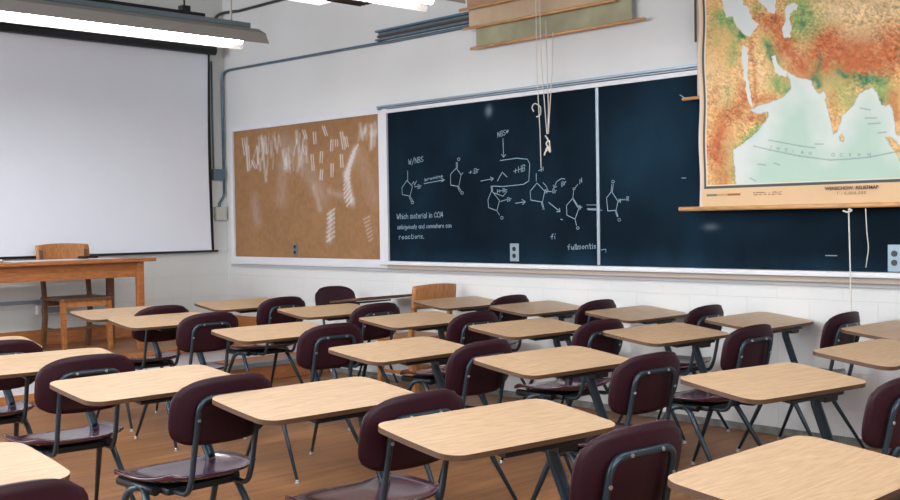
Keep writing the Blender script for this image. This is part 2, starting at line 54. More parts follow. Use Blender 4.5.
def attr_mat(name, attr, rough=.8, spec=.3, fac=None):
    m = bpy.data.materials.new(name); m.use_nodes = True; nt = m.node_tree; b = nt.nodes['Principled BSDF']
    a = nt.nodes.new('ShaderNodeAttribute'); a.attribute_name = attr
    nt.links.new(a.outputs['Color'], b.inputs['Base Color'])
    b.inputs['Roughness'].default_value = rough; b.inputs['Specular IOR Level'].default_value = spec
    return m
def lin(r, g, b_):
    return tuple(((v/255)/12.92 if v <= 10 else (((v/255)+.055)/1.055)**2.4) for v in (r, g, b_))

M = {}
M['laminate'] = wood('oak_laminate', lin(166,133,102), lin(194,164,131), 'Y', 1.0, rough=.42, ring=.27, spec=.45)
M['edge'] = mat('plywood_edge', lin(84,56,36), .5, noise=.25, nscale=30, vec=(1,1,12))
M['underside'] = mat('desk_underside', lin(66,50,40), .7)
M['plastic'] = mat('maroon_plastic', lin(66,28,46), .2, spec=.5, coat=.7, noise=.08, nscale=5)
M['backplastic'] = mat('dark_maroon_plastic', lin(44,13,24), .5, spec=.3, noise=.08, nscale=5, bump=.05, bscale=300)
M['frame'] = mat('blue_black_enamel', lin(42,56,66), .3, metal=.35, spec=.6, noise=.1, nscale=12)
M['black'] = mat('black_enamel', lin(18,22,26), .4, metal=.1)
M['chrome'] = mat('nickel', lin(190,190,190), .3, metal=.9)
M['oakchair'] = wood('golden_oak', lin(140,84,42), lin(190,130,78), 'Z', 1.0, rough=.45, ring=.3)
M['deskwood'] = wood('teacher_desk_oak', lin(128,72,36), lin(178,112,62), 'Y', 1.0, rough=.45, ring=.3)
M['darkwood'] = wood('worn_dark_oak', lin(70,48,32), lin(120,82,52), 'Z', 1.0, rough=.5, ring=.3)
M['white'] = mat('white_trim_paint', lin(214,212,216), .45, noise=.03, nscale=3)
M['steel'] = mat('galvanised_conduit', lin(104,122,134), .4, metal=.5, noise=.15, nscale=20)
M['darksteel'] = mat('brown_black_channel', lin(70,66,66), .5, metal=.3, noise=.2, nscale=20)
M['aluminium'] = mat('aluminium_rail', lin(150,162,172), .4, metal=.4)
M['cream'] = mat('cream_plate', lin(186,184,170), .5)
M['greyplate'] = mat('steel_plate', lin(120,134,142), .35, metal=.5)
M['cord'] = mat('cotton_cord', lin(214,206,196), .9)
M['rod'] = wood('pine_rod', lin(176,126,80), lin(214,164,112), 'X', 1.0, rough=.5)
M['chalk'] = mat('chalk', lin(138,160,176), .95)
M['screen'] = mat('projection_screen_fabric', lin(228,231,240), .85, noise=.015, nscale=2)
M['paper'] = mat('paper', lin(226,224,222), .8)
M['tube'] = mat('lit_tube', (1,1,1), .5, emit=(.97,.99,1), estr=38)
M['reflector'] = mat('grey_reflector', lin(176,170,164), .5)
M['nosing'] = wood('step_nosing', lin(150,92,52), lin(186,120,72), 'Y', 1.0, rough=.5, rnd=False)

def wall_mat(name, base, vdir):
    m = bpy.data.materials.new(name); m.use_nodes = True; nt = m.node_tree; N = nt.nodes.new; L = nt.links.new; b = nt.nodes['Principled BSDF']
    b.inputs['Roughness'].default_value = .6; b.inputs['Specular IOR Level'].default_value = .3
    tc = N('ShaderNodeTexCoord'); n = N('ShaderNodeTexNoise'); n.inputs['Scale'].default_value = 1.1; n.inputs['Detail'].default_value = 6
    L(tc.outputs['Object'], n.inputs['Vector'])
    r = N('ShaderNodeValToRGB'); r.color_ramp.elements[0].position = .3; r.color_ramp.elements[1].position = .75
    r.color_ramp.elements[0].color = (*[c*.90 for c in base], 1); r.color_ramp.elements[1].color = (*base, 1); L(n.outputs['Fac'], r.inputs['Fac'])
    # faint block coursing, only as bump and a hint of darkening below chair height
    mp = N('ShaderNodeMapping'); mp.inputs['Rotation'].default_value = (PI/2, 0, 0) if vdir == 'X' else (PI/2, 0, PI/2)
    sx = N('ShaderNodeSeparateXYZ'); L(tc.outputs['Object'], sx.inputs[0]); cb = N('ShaderNodeCombineXYZ')
    L(sx.outputs[0 if vdir == 'X' else 1], cb.inputs[0]); L(sx.outputs[2], cb.inputs[1])
    br = N('ShaderNodeTexBrick'); br.inputs['Scale'].default_value = 1; br.inputs['Brick Width'].default_value = .41; br.inputs['Row Height'].default_value = .205; br.inputs['Mortar Size'].default_value = .004; br.inputs['Mortar Smooth'].default_value = .6
    L(cb.outputs[0], br.inputs['Vector'])
    lt = N('ShaderNodeMath'); lt.operation = 'LESS_THAN'; L(sx.outputs[2], lt.inputs[0]); lt.inputs[1].default_value = .88
    f = N('ShaderNodeMath'); f.operation = 'MULTIPLY'; L(br.outputs['Fac'], f.inputs[0]); L(lt.outputs[0], f.inputs[1])
    f2 = N('ShaderNodeMath'); f2.operation = 'MULTIPLY'; L(f.outputs[0], f2.inputs[0]); f2.inputs[1].default_value = .12
    mx = N('ShaderNodeMix'); mx.data_type = 'RGBA'; L(f2.outputs[0], mx.inputs['Factor']); L(r.outputs[0], mx.inputs['A']); mx.inputs['B'].default_value = (*lin(120,125,130), 1)
    L(mx.outputs['Result'], b.inputs['Base Color'])
    bp = N('ShaderNodeBump'); bp.invert = True; bp.inputs['Strength'].default_value = .25; bp.inputs['Distance'].default_value = .004; L(f.outputs[0], bp.inputs['Height']); L(bp.outputs[0], b.inputs['Normal'])
    return m
M['wall_r'] = wall_mat('white_block_wall_board', lin(218,216,214), 'X')
M['wall_l'] = wall_mat('white_block_wall_screen', lin(212,213,210), 'Y')
def floor_mat():
    m = bpy.data.materials.new('plank_floor'); m.use_nodes = True; nt = m.node_tree; N = nt.nodes.new; L = nt.links.new; b = nt.nodes['Principled BSDF']
    b.inputs['Roughness'].default_value = .42; b.inputs['Specular IOR Level'].default_value = .35
    tc = N('ShaderNodeTexCoord'); sx = N('ShaderNodeSeparateXYZ'); L(tc.outputs['Object'], sx.inputs[0]); cb = N('ShaderNodeCombineXYZ'); L(sx.outputs[1], cb.inputs[0]); L(sx.outputs[0], cb.inputs[1])
    br = N('ShaderNodeTexBrick'); br.inputs['Scale'].default_value = 1; br.inputs['Brick Width'].default_value = 1.7; br.inputs['Row Height'].default_value = .085; br.inputs['Mortar Size'].default_value = .0016; br.offset = .37
    br.inputs['Color1'].default_value = (*lin(160,125,94), 1); br.inputs['Color2'].default_value = (*lin(176,138,102), 1); br.inputs['Mortar'].default_value = (*lin(104,68,44), 1)
    L(cb.outputs[0], br.inputs['Vector'])
    mp = N('ShaderNodeMapping'); mp.inputs['Scale'].default_value = (11, 1.1, 1); L(tc.outputs['Object'], mp.inputs['Vector'])
    n = N('ShaderNodeTexNoise'); n.inputs['Scale'].default_value = 1.5; n.inputs['Detail'].default_value = 8; n.inputs['Roughness'].default_value = .65; L(mp.outputs[0], n.inputs['Vector'])
    r = N('ShaderNodeValToRGB'); r.color_ramp.elements[0].position = .3; r.color_ramp.elements[1].position = .72
    r.color_ramp.elements[0].color = (*lin(184,152,126), 1); r.color_ramp.elements[1].color = (1, 1, 1, 1); L(n.outputs['Fac'], r.inputs['Fac'])
    n3 = N('ShaderNodeTexNoise'); n3.inputs['Scale'].default_value = 1.3; n3.inputs['Detail'].default_value = 4; L(tc.outputs['Object'], n3.inputs['Vector'])
    r3 = N('ShaderNodeValToRGB'); r3.color_ramp.elements[0].position = .35; r3.color_ramp.elements[1].position = .65
    r3.color_ramp.elements[0].color = (*lin(214,196,176), 1); r3.color_ramp.elements[1].color = (*lin(255,236,214), 1); L(n3.outputs['Fac'], r3.inputs['Fac'])
    a = N('ShaderNodeMix'); a.data_type = 'RGBA'; a.blend_type = 'MULTIPLY'; a.inputs['Factor'].default_value = .75; L(br.outputs['Color'], a.inputs['A']); L(r.outputs[0], a.inputs['B'])
    c = N('ShaderNodeMix'); c.data_type = 'RGBA'; c.blend_type = 'MULTIPLY'; c.inputs['Factor'].default_value = 1; L(a.outputs['Result'], c.inputs['A']); L(r3.outputs[0], c.inputs['B'])
    L(c.outputs['Result'], b.inputs['Base Color'])
    rr = N('ShaderNodeMapRange'); L(n3.outputs['Fac'], rr.inputs['Value']); rr.inputs['To Min'].default_value = .32; rr.inputs['To Max'].default_value = .55; L(rr.outputs[0], b.inputs['Roughness'])
    return m
M['floor'] = floor_mat()

# ------------------------------------------------------------------ mesh helpers
def link(name, me, parent=None, mats=()):
    o = bpy.data.objects.new(name, me); COL.objects.link(o)
    for m in mats: me.materials.append(m)
    if parent: o.parent = parent
    return o
def obj(name, bm, mats, parent=None, smooth=False):
    me = bpy.data.meshes.new(name); bmesh.ops.recalc_face_normals(bm, faces=bm.faces[:]); bm.to_mesh(me); bm.free()
    if smooth:
        for p in me.polygons: p.use_smooth = True
    if not isinstance(mats, (list, tuple)): mats = [mats]
    return link(name, me, parent, mats)
def box(bm, x0, x1, y0, y1, z0, z1, mi=0, bev=0.):
    r = bmesh.ops.create_cube(bm, size=1); vs = r['verts']
    for v in vs: v.co = Vector(((x0+x1)/2+v.co.x*(x1-x0), (y0+y1)/2+v.co.y*(y1-y0), (z0+z1)/2+v.co.z*(z1-z0)))
    fs = list({f for v in vs for f in v.link_faces})
    for f in fs: f.material_index = mi
    if bev:
        es = list({e for v in vs for e in v.link_edges}); bmesh.ops.bevel(bm, geom=es, offset=bev, segments=2, affect='EDGES', profile=.6)
    return bm
def fillet(pts, rad, n=5):
    pts = [Vector(p) for p in pts]; out = [pts[0]]
    for i in range(1, len(pts)-1):
        a, p, b = pts[i-1], pts[i], pts[i+1]; r = rad[i-1] if isinstance(rad, (list, tuple)) else rad
        d1 = (a-p); d2 = (b-p); r = min(r, d1.length*.49, d2.length*.49); s = p+d1.normalized()*r; e = p+d2.normalized()*r
        for k in range(n+1):
            t = k/n; out.append(s*(1-t)**2+p*2*t*(1-t)+e*t*t)
    return out+[pts[-1]]
def tube(bm, pts, r, n=10, r2=None, cap=True, mi=0):
    pts = [Vector(p) for p in pts]; T = []
    for i in range(len(pts)):
        a = pts[max(i-1, 0)]; b = pts[min(i+1, len(pts)-1)]; T.append((b-a).normalized())
    up = Vector((0, 0, 1)) if abs(T[0].z) < .9 else Vector((1, 0, 0)); u = T[0].cross(up).normalized(); rings = []
    L = [0]
    for i in range(1, len(pts)): L.append(L[-1]+(pts[i]-pts[i-1]).length)
    for i, p in enumerate(pts):
        u = (u-T[i]*u.dot(T[i])).normalized(); v = T[i].cross(u)
        rr = r if r2 is None else r+(r2-r)*max(0, (L[i]/L[-1]-.25)/.75)
        rings.append([bm.verts.new(p+u*math.cos(2*PI*k/n)*rr+v*math.sin(2*PI*k/n)*rr) for k in range(n)])
    for i in range(len(rings)-1):
        for k in range(n):
            f = bm.faces.new((rings[i][k], rings[i][(k+1) % n], rings[i+1][(k+1) % n], rings[i+1][k])); f.smooth = True; f.material_index = mi
    if cap:
        for R_ in (rings[0], rings[-1][::-1]): f = bm.faces.new(R_); f.material_index = mi
    return bm
def tobj(name, pts, r, m, parent=None, n=10, r2=None, rad=None):
    bm = bmesh.new(); tube(bm, fillet(pts, rad) if rad else pts, r, n, r2); me = bpy.data.meshes.new(name); bm.normal_update(); bmesh.ops.recalc_face_normals(bm, faces=bm.faces[:]); bm.to_mesh(me); bm.free()
    return link(name, me, parent, [m])
def bobj(name, dims, m, parent=None, bev=.0):
    return obj(name, box(bmesh.new(), *dims, bev=bev), m, parent)
def prism(bm, outline, z0, z1, mi_top=0, mi_side=1, mi_bot=2, bev=0.):
    b = [bm.verts.new((x, y, z0)) for x, y in outline]; t = [bm.verts.new((x, y, z1)) for x, y in outline]; n = len(outline)
    f = bm.faces.new(t); f.material_index = mi_top; f = bm.faces.new(b[::-1]); f.material_index = mi_bot
    for i in range(n):
        f = bm.faces.new((b[i], b[(i+1) % n], t[(i+1) % n], t[i])); f.material_index = mi_side
def rrect(w, h, r, bow=0., n=7):
    # rounded rectangle, sides bowed outward a little; r may be 4 radii
    rs = r if isinstance(r, (list, tuple)) else [r]*4; out = []
    for (sx, sy, a0), rr in zip(((1, 1, 0), (-1, 1, 90), (-1, -1, 180), (1, -1, 270)), rs):
        cx = sx*(w/2-rr); cy = sy*(h/2-rr)
        for k in range(n+1):
            a = math.radians(a0+90*k/n); out.append((cx+rr*math.cos(a), cy+rr*math.sin(a)))
    res = []
    m = len(out)
    for i in range(m):
        p, q = out[i], out[(i+1) % m]; d = math.hypot(q[0]-p[0], q[1]-p[1]); res.append(p)
        if d > .08:
            for k in range(1, 6): res.append((p[0]+(q[0]-p[0])*k/6, p[1]+(q[1]-p[1])*k/6))
    return [(x*(1+bow*(1-(2*y/h)**2)), y*(1+bow*(1-(2*x/w)**2))) for x, y in res]
def tag(o, label=None, cat=None, group=None, kind=None):
    if label: o['label'] = label
    if cat: o['category'] = cat
    if group: o['group'] = group
    if kind: o['kind'] = kind
    return o
def thing(name, label, cat, loc=(0, 0, 0), rz=0., group=None):
    o = bpy.data.objects.new(name, None); COL.objects.link(o); o.location = loc; o.rotation_euler = (0, 0, rz); o.empty_display_size = .1
    return tag(o, label, cat, group)
def struct(o): o['kind'] = 'structure'; return o
def empty_bm(): return bmesh.new()

# ------------------------------------------------------------------ camera
CAM = Vector((9.2527, -5.9436, 1.3072)); yaw, pitch, roll = 2.3695, -.02594, -.01506
f = Vector((math.cos(yaw)*math.cos(pitch), math.sin(yaw)*math.cos(pitch), math.sin(pitch)))
r0 = Vector((math.sin(yaw), -math.cos(yaw), 0)); u0 = r0.cross(f); rt = r0*math.cos(roll)+u0*math.sin(roll); up = rt.cross(f)
cd = bpy.data.cameras.new('camera'); cam = bpy.data.objects.new('camera', cd); COL.objects.link(cam)
cam.matrix_world = Matrix(((rt.x, up.x, -f.x, CAM.x), (rt.y, up.y, -f.y, CAM.y), (rt.z, up.z, -f.z, CAM.z), (0, 0, 0, 1)))
cd.sensor_width = 36; cd.lens = 1092.46/900*36; cd.clip_start = .05
cd.dof.use_dof = False
bpy.context.scene.camera = cam

# ------------------------------------------------------------------ setting
H = 4.1
struct(bobj('floor', (-.2, 12.5, -9.5, .2, -.1, 0), M['floor']))
struct(bobj('wall_right', (-.2, 12.5, 0, .2, 0, H), M['wall_r']))
struct(bobj('wall_left', (-.2, 0, -9.5, 0, 0, H), M['wall_l']))
struct(bobj('ceiling', (-.2, 12.5, -9.5, .2, H, H+.1), mat('ceiling_paint', lin(120,122,120), .8)))
ZP = .29
pl = bobj('floor', (0.001, 1.17, -9.5, -.001, .001, ZP-.035), M['white']); pl.name = 'trim_1'; struct(pl)
struct(bobj('trim_2', (0.001, 1.21, -9.5, -.001, ZP-.034, ZP), M['floor']))
struct(bobj('trim_3', (1.195, 1.222, -9.5, -.002, ZP-.04, ZP+.003), M['nosing'], bev=.006))
struct(bobj('baseboard_left', (.001, .016, -9.5, -.002, ZP+.001, .425), M['nosing'], bev=.003))
struct(bobj('baseboard_platform', (1.171, 1.186, -9.5, -.95, .001, .06), M['nosing'], bev=.003))
struct(bobj('baseboard_right', (.017, 1.17, -.016, -.001, ZP+.001, .425), M['nosing'], bev=.003))
struct(bobj('baseboard_chalkboard', (1.7, 12.4, -.012, -.001, .001, .045), mat('grimy_base', lin(118,116,110), .7, noise=.4, nscale=14)))
# wooden step with a grey tread strip, against the board wall
st = thing('wooden_step', 'brown wooden step with a grey tread strip between platform and board wall corner', 'step', (1.2, -.5, 0))
bobj('step_box', (-.009+.01, .42, -.55, .47, .001, .15), M['nosing'], st, bev=.004)
bobj('tread', (.28, .425, -.55, .47, .151, .158), mat('grey_tread', lin(128,134,134), .6), st)
bobj('tread_nosing', (.4255, .433, -.55, .47, .12, .158), mat('metal_nosing', lin(150,156,158), .4, metal=.4), st)

# board wall: corkboard
ck = thing('corkboard', 'brown corkboard in white frame covered in chalk smears beside the chalkboard', 'corkboard', (1.25, 0, .9))
def grid_panel(name, x0, x1, z0, z1, y, nx, nz, colorfn, m, parent, loc):
    xs = np.linspace(x0, x1, nx); zs = np.linspace(z0, z1, nz); X, Z = np.meshgrid(xs, zs); V = np.stack([X-loc[0], np.full_like(X, y)-loc[1], Z-loc[2]], -1).reshape(-1, 3)
    i = np.arange(nx*nz).reshape(nz, nx); Fc = np.stack([i[:-1, :-1], i[:-1, 1:], i[1:, 1:], i[1:, :-1]], -1).reshape(-1, 4)
    me = bpy.data.meshes.new(name); me.from_pydata(V.tolist(), [], Fc.tolist()); C = colorfn(X, Z).reshape(-1, 3)
    ca = me.color_attributes.new('paint', 'FLOAT_COLOR', 'POINT'); ca.data.foreach_set('color', np.concatenate([C, np.ones((len(C), 1))], 1).astype(np.float32).ravel())
    return link(name, me, parent, [m])
rs = np.random.RandomState(11)
def vnoise(X, Z, s, seed=0, oct_=4):
    out = np.zeros_like(X); amp = 1.; tot = 0
    for o in range(oct_):
        r = np.random.RandomState(seed*31+o); G = r.rand(64, 64); x = X*s*2**o+1000*r.rand(); z = Z*s*2**o+1000*r.rand()
        xi = np.floor(x).astype(int); zi = np.floor(z).astype(int); fx = x-xi; fz = z-zi; fx = fx*fx*(3-2*fx); fz = fz*fz*(3-2*fz)
        g = lambda a, b: G[a % 64, b % 64]
        out += amp*((g(xi, zi)*(1-fx)+g(xi+1, zi)*fx)*(1-fz)+(g(xi, zi+1)*(1-fx)+g(xi+1, zi+1)*fx)*fz); tot += amp; amp *= .55
    return out/tot
def segdist(X, Z, a, b):
    ax, az = a; bx, bz = b; dx, dz = bx-ax, bz-az; t = np.clip(((X-ax)*dx+(Z-az)*dz)/(dx*dx+dz*dz+1e-9), 0, 1)
    return np.hypot(X-ax-t*dx, Z-az-t*dz)
def cork_col(X, Z):
    base = np.array(lin(150,112,79))*np.ones(X.shape+(3,))
    n = vnoise(X, Z, 30, 2)[..., None]; n2 = vnoise(X, Z, 2, 3)[..., None]
    base = base*(.82+.3*n)*(.85+.3*n2)
    mask = np.zeros_like(X)
    for x1, z1, x2, z2, w, i in CORK:
        d = segdist(X, Z, (x1, z1), (x2, z2)); mask = 1-(1-mask)*(1-i*np.exp(-(d/(w*.62))**2))
    st_ = vnoise(X*3, Z, 14, 5, 3); mask = np.clip(mask*(.6+1.5*st_), 0, .9)[..., None]
    return base*(1-mask)+np.array(lin(204,196,190))*mask
LC = (1.25, 0, .9)
grid_panel('cork_panel', .172, 2.345, 1.0, 2.21, -.012, 330, 190, cork_col, attr_mat('cork_with_chalk', 'paint', .9, .1), ck, LC)
def fr(name, x0, x1, z0, z1, y0, y1, m, par, loc, bev=.002): return bobj(name, (x0-loc[0], x1-loc[0], y0-loc[1], y1-loc[1], z0-loc[2], z1-loc[2]), m, par, bev)
fr('frame_side', .12, .172, .93, 2.27, -.03, -.001, M['white'], ck, LC); fr('frame_side', 2.345, 2.399, .93, 2.204, -.03, -.001, M['white'], ck, LC)
fr('frame_top', .172, 2.344, 2.21, 2.27, -.028, -.001, M['white'], ck, LC); fr('frame_bottom', .172, 2.345, .93, 1.0, -.032, -.001, M['white'], ck, LC)
# ledge trim running the length of the wall
struct(bobj('trim_4', (.1, 12.4, -.022, -.001, .903, .925), mat('shadow_trim', lin(172,172,174), .6)))
# chalkboard
LB = (6, 0, .95)
cb_ = thing('chalkboard', 'long blue-black chalkboard covered with chalk molecule drawings and a white tray', 'chalkboard', LB)
def board_col(X, Z):
    b = np.array(lin(6,20,30)); n = vnoise(X, Z, 1.6, 7)[..., None]; n2 = vnoise(X, Z*.4, 9, 8)[..., None]
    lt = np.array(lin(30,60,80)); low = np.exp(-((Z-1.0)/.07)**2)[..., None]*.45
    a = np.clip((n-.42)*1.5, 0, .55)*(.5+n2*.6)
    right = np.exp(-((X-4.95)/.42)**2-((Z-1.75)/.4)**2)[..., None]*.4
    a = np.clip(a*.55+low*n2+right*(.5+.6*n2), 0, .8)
    c = b*(1-a)+lt*a
    sp = np.exp(-((X-3.60)/.03)**2-((Z-2.13)/.035)**2)[..., None]*.4+np.exp(-((X-5.5)/.05)**2-((Z-1.25)/.02)**2)[..., None]*.2
    return c*(1-sp)+np.array(lin(150,170,180))*sp
grid_panel('slate', 2.452, 12.3, .99, 2.205, -.014, 500, 90, board_col, attr_mat('chalkboard_slate', 'paint', .75, .08), cb_, LB)
fr('frame_side', 2.40, 2.452, .93, 2.24, -.034, -.001, M['white'], cb_, LB)
fr('frame_top', 2.346, 12.3, 2.205, 2.235, -.03, -.001, M['white'], cb_, LB)
fr('rail', 2.345, 12.3, 2.2405, 2.25, -.04, -.001, M['aluminium'], cb_, LB); fr('rail', 2.345, 12.3, 2.254, 2.27, -.045, -.001, M['aluminium'], cb_, LB)
fr('rail_web', 2.345, 12.3, 2.2505, 2.2535, -.02, -.001, M['darksteel'], cb_, LB)
fr('divider', 4.612, 4.636, .995, 2.205, -.024, -.014, M['aluminium'], cb_, LB)
fr('chalk_tray', 2.40, 12.3, .962, .992, -.085, -.001, M['white'], cb_, LB, .004)
fr('tray_support', 2.46, 12.3, .927, .9615, -.05, -.001, mat('tan_board', lin(176,160,146), .6), cb_, LB)
for name_, lab_, grp in CHALK:
    bm = bmesh.new()
    for s in grp:
        for (x1, z1), (x2, z2) in zip(s[:-1], s[1:]):
            d = Vector((x2-x1, 0, z2-z1)); L_ = d.length
            if L_ < 1e-4: continue
            nn = Vector((-d.z, 0, d.x))/L_*.0026; d = d/L_*.002; a = Vector((x1, -.0162, z1))-d-Vector(LB); b = Vector((x2, -.0162, z2))+d-Vector(LB)
            bm.faces.new([bm.verts.new(a+nn), bm.verts.new(b+nn), bm.verts.new(b-nn), bm.verts.new(a-nn)])
    obj(name_, bm, M['chalk'], cb_)
# outlets
def outlet(x, z, y, label, w=.075, h=.12, n=1, plate='greyplate', group=None):
    t = thing('electrical_outlet', label, 'outlet', (x, y, z))
    bobj('cover_plate', (-w/2, w/2, -.007, 0, -h/2, h/2), M[plate], t, bev=.002)
    for gx in ([0] if n == 1 else [-w/4, w/4]):
        for s in (-1, 1):
            bm = bmesh.new(); tube(bm, [(gx, -.0071, s*.025), (gx, -.011, s*.025)], .017, 14); obj('socket', bm, M['black'], t)
    return t
outlet(1.145, 1.075, -.0125, 'small grey double outlet near the bottom of the brown corkboard', .06, .115)
outlet(3.845, 1.075, -.0145, 'light grey double outlet low on the chalkboard below the molecules', .085, .13, plate='aluminium')
outlet(6.70, 1.07, -.0145, 'wide steel outlet plate low on the chalkboard at the right image edge', .15, .15, 2)
# small stain marks on the wall above the board are part of the wall paint

# ------------------------------------------------------------------ pipes, rail, box on the walls
tobj('trim_5', [(.012, -.03, 1.62), (.012, -.03, 2.72), (.03, -.02, 2.80), (.12, -.014, 2.815), (2.35, -.014, 2.79), (2.45,-.014,2.785), (9, -.014, 2.785)], .013, M['steel'], n=8, rad=.05)
o = bpy.data.objects['trim_5']; tag(o, 'grey steel conduit bending at the corner and running along the board wall', 'conduit'); o.name = 'conduit'
o = tobj('conduit', [(.012, -.03, 1.6199), (.012, -.04, 1.58), (.012, -.085, 1.52), (.012, -.085, 1.485)], .013, M['steel'], n=8, rad=.03); tag(o, 'short grey conduit curving down to the cream box in the corner', 'conduit')
o = tobj('conduit', [(.012, -.145, 2.9), (.012, -.145, 1.86)], .009, M['steel'], n=8); tag(o, 'thin grey conduit dropping beside the projection screen edge', 'conduit')
o = tobj('conduit', [(.3, -.014, 3.36), (.05, -.02, 3.38), (.014, -.06, 3.36), (.012, -.12, 3.28), (.012, -.14, 3.05)], .014, M['darksteel'], n=8, rad=.05); tag(o, 'upper dark conduit crossing the corner behind the light fixture', 'conduit')
o = tobj('conduit', [(.3001, -.014, 3.36), (1.8, -.014, 3.36), (5, -.014, 3.36)], .014, M['darksteel'], n=8); tag(o, 'upper dark conduit on the board wall near the ceiling', 'conduit')
t = thing('junction_box', 'grey steel switch box on the screen wall below the thin conduit', 'junction box', (0, -.105, 1.80)); bobj('box_body', (.001, .05, -.06, .06, -.055, .055), M['greyplate'], t, bev=.003); bobj('cover', (.0501, .055, -.045, .045, -.045, .045), M['steel'], t, bev=.001)
t = thing('junction_box', 'cream outlet box in the corner at the end of the curved conduit', 'junction box', (0, -.085, 1.42)); bobj('box_body', (.001, .045, -.06, .06, -.065, .065), M['cream'], t, bev=.004)
for s in (-1, 1): bm = bmesh.new(); tube(bm, [(.0451, s*.025, 0), (.049, s*.025, 0)], .015, 12); obj('socket', bm, M['cream'], t)
struct(bobj('trim_6', (.001, .018, -9.4, -.002, 1.06, 1.075), M['white']))
struct(bobj('trim_7', (.001, .03, -9.4, -1.9, .655, .685), M['aluminium'], bev=.003))
# low white box with gray shadow (wall phone jack) on the screen wall
t = thing('wall_box', 'small white wall box low behind the wooden chair legs', 'junction box', (0, -1.83, .60)); bobj('box_body', (.001, .06, -.12, .12, -.045, .04), M['white'], t, bev=.012); bobj('cover', (.0601, .066, -.09, .09, -.03, .02), M['aluminium'], t, bev=.002)
# steel channel for map hooks
ch = thing('map_channel', 'long dark steel channel on the wall carrying the hanging maps', 'rail', (2.35, 0, 2.855))
bm = bmesh.new(); box(bm, 0, 7.5, -.05, -.001, .02, .035); box(bm, 0, 7.5, -.012, -.001, -.04, .02); box(bm, 0, 7.5, -.05, -.001, -.05, -.036); obj('channel', bm, M['steel'], ch)
bobj('slot', (0.003, 7.5, -.03, -.0125, -.02, -.004), mat('brown_slot', lin(84,62,48), .7), ch)

# ------------------------------------------------------------------ projection screen
sc = thing('projection_screen', 'large pull-down projection screen with black roller and border on the left wall', 'projection screen', (.06, -1.6, 1.06))
bm = bmesh.new(); tube(bm, [(.04, -3.4, 1.93), (.04, 1.44, 1.93)], .045, 16); obj('roller', bm, M['black'], sc)
bm = bmesh.new()
N_ = 24; vs = []
for k in range(N_+1):
    z = .005+(1.9-.005)*k/N_; bow = .018*math.sin(PI*k/N_); vs.append([bm.verts.new((.0, y, z)) for y in (-3.35, 1.385-bow)])
for a, b in zip(vs[:-1], vs[1:]): bm.faces.new((a[0], a[1], b[1], b[0]))
obj('screen_fabric', bm, M['screen'], sc)
bm = bmesh.new(); vs = []
for k in range(N_+1):
    z = .0+(1.9)*k/N_; bow = .018*math.sin(PI*k/N_); vs.append([bm.verts.new((.001, y, z)) for y in (1.385-bow, 1.408-bow*.6+.006*(1-k/N_))])
for a, b in zip(vs[:-1], vs[1:]): bm.faces.new((a[0], a[1], b[1], b[0]))
obj('border', bm, M['black'], sc)
bm = bmesh.new(); tube(bm, [(.0, -3.4, -.002), (.0, 1.455, -.002)], .011, 10); obj('bottom_bar', bm, M['black'], sc)
# wall bracket of roller
bobj('bracket', (-.058, .03, 1.40, 1.44, 1.93, 1.99), M['black'], sc)

# ------------------------------------------------------------------ rolled / hanging maps
M['oldcloth'] = mat('old_map_cloth', lin(190,164,136), .85, noise=.12, nscale=4)
M['olive'] = mat('olive_map_cloth', lin(156,150,122), .85, noise=.2, nscale=5)
def wall_map(x0, x1, zb, zt, y, label, m, rx0, rx1):
    t = thing('rolled_wall_map', label, 'map', ((x0+x1)/2, y, zb)); cx = (x0+x1)/2
    bm = bmesh.new(); n = 20; lo = []; hi = []
    for k in range(n+1):
        x = x0+(x1-x0)*k/n-cx; lo.append(bm.verts.new((x, .003*math.sin(k*.8), 0))); hi.append(bm.verts.new((x, .0, zt-zb)))
    for k in range(n): bm.faces.new((lo[k], lo[k+1], hi[k+1], hi[k]))
    obj('map_sheet', bm, m, t, True)
    tobj('rod', [(rx0-cx, -.004, -.006), (rx1-cx, -.004, -.006)], .0105, M['rod'], t, 10); 
    return t
wall_map(3.52, 4.945, 2.61, 2.80, -.055, 'lowest hanging map roll, olive backing with a thin wood rod', M['olive'], 3.465, 5.05)
wall_map(3.482, 4.78, 2.757, 2.96, -.09, 'middle hanging map roll, tan backing with a wood rod', M['oldcloth'], 3.428, 4.84)
wall_map(3.50, 4.6, 2.895, 3.2, -.125, 'topmost hanging map roll with reddish rod at the top edge', mat('rosy_cloth', lin(170,132,108), .85, noise=.1), 3.424, 4.62)
t = wall_map(5.452, 6.9, 2.06, 3.1, -.075, 'older map behind the relief map, its rod end poking out left', mat('old_tan', lin(196,170,150), .85, noise=.1), 5.347, 6.95)
bobj('dark_margin', (5.436-6.176, 5.4519-6.176, -.002, .002, .34, 1.04), mat('edge_tape', lin(70,60,44), .7), t)

# the relief map
MX0, MX1, MZ0, MZ1, MY = 5.49, 7.25, 1.372, 2.80, -.12
LM = ((MX0+MX1)/2, MY, MZ0)
rm = thing('relief_map', 'large colourful wall relief map of Arabia, India and the ocean', 'map', LM)
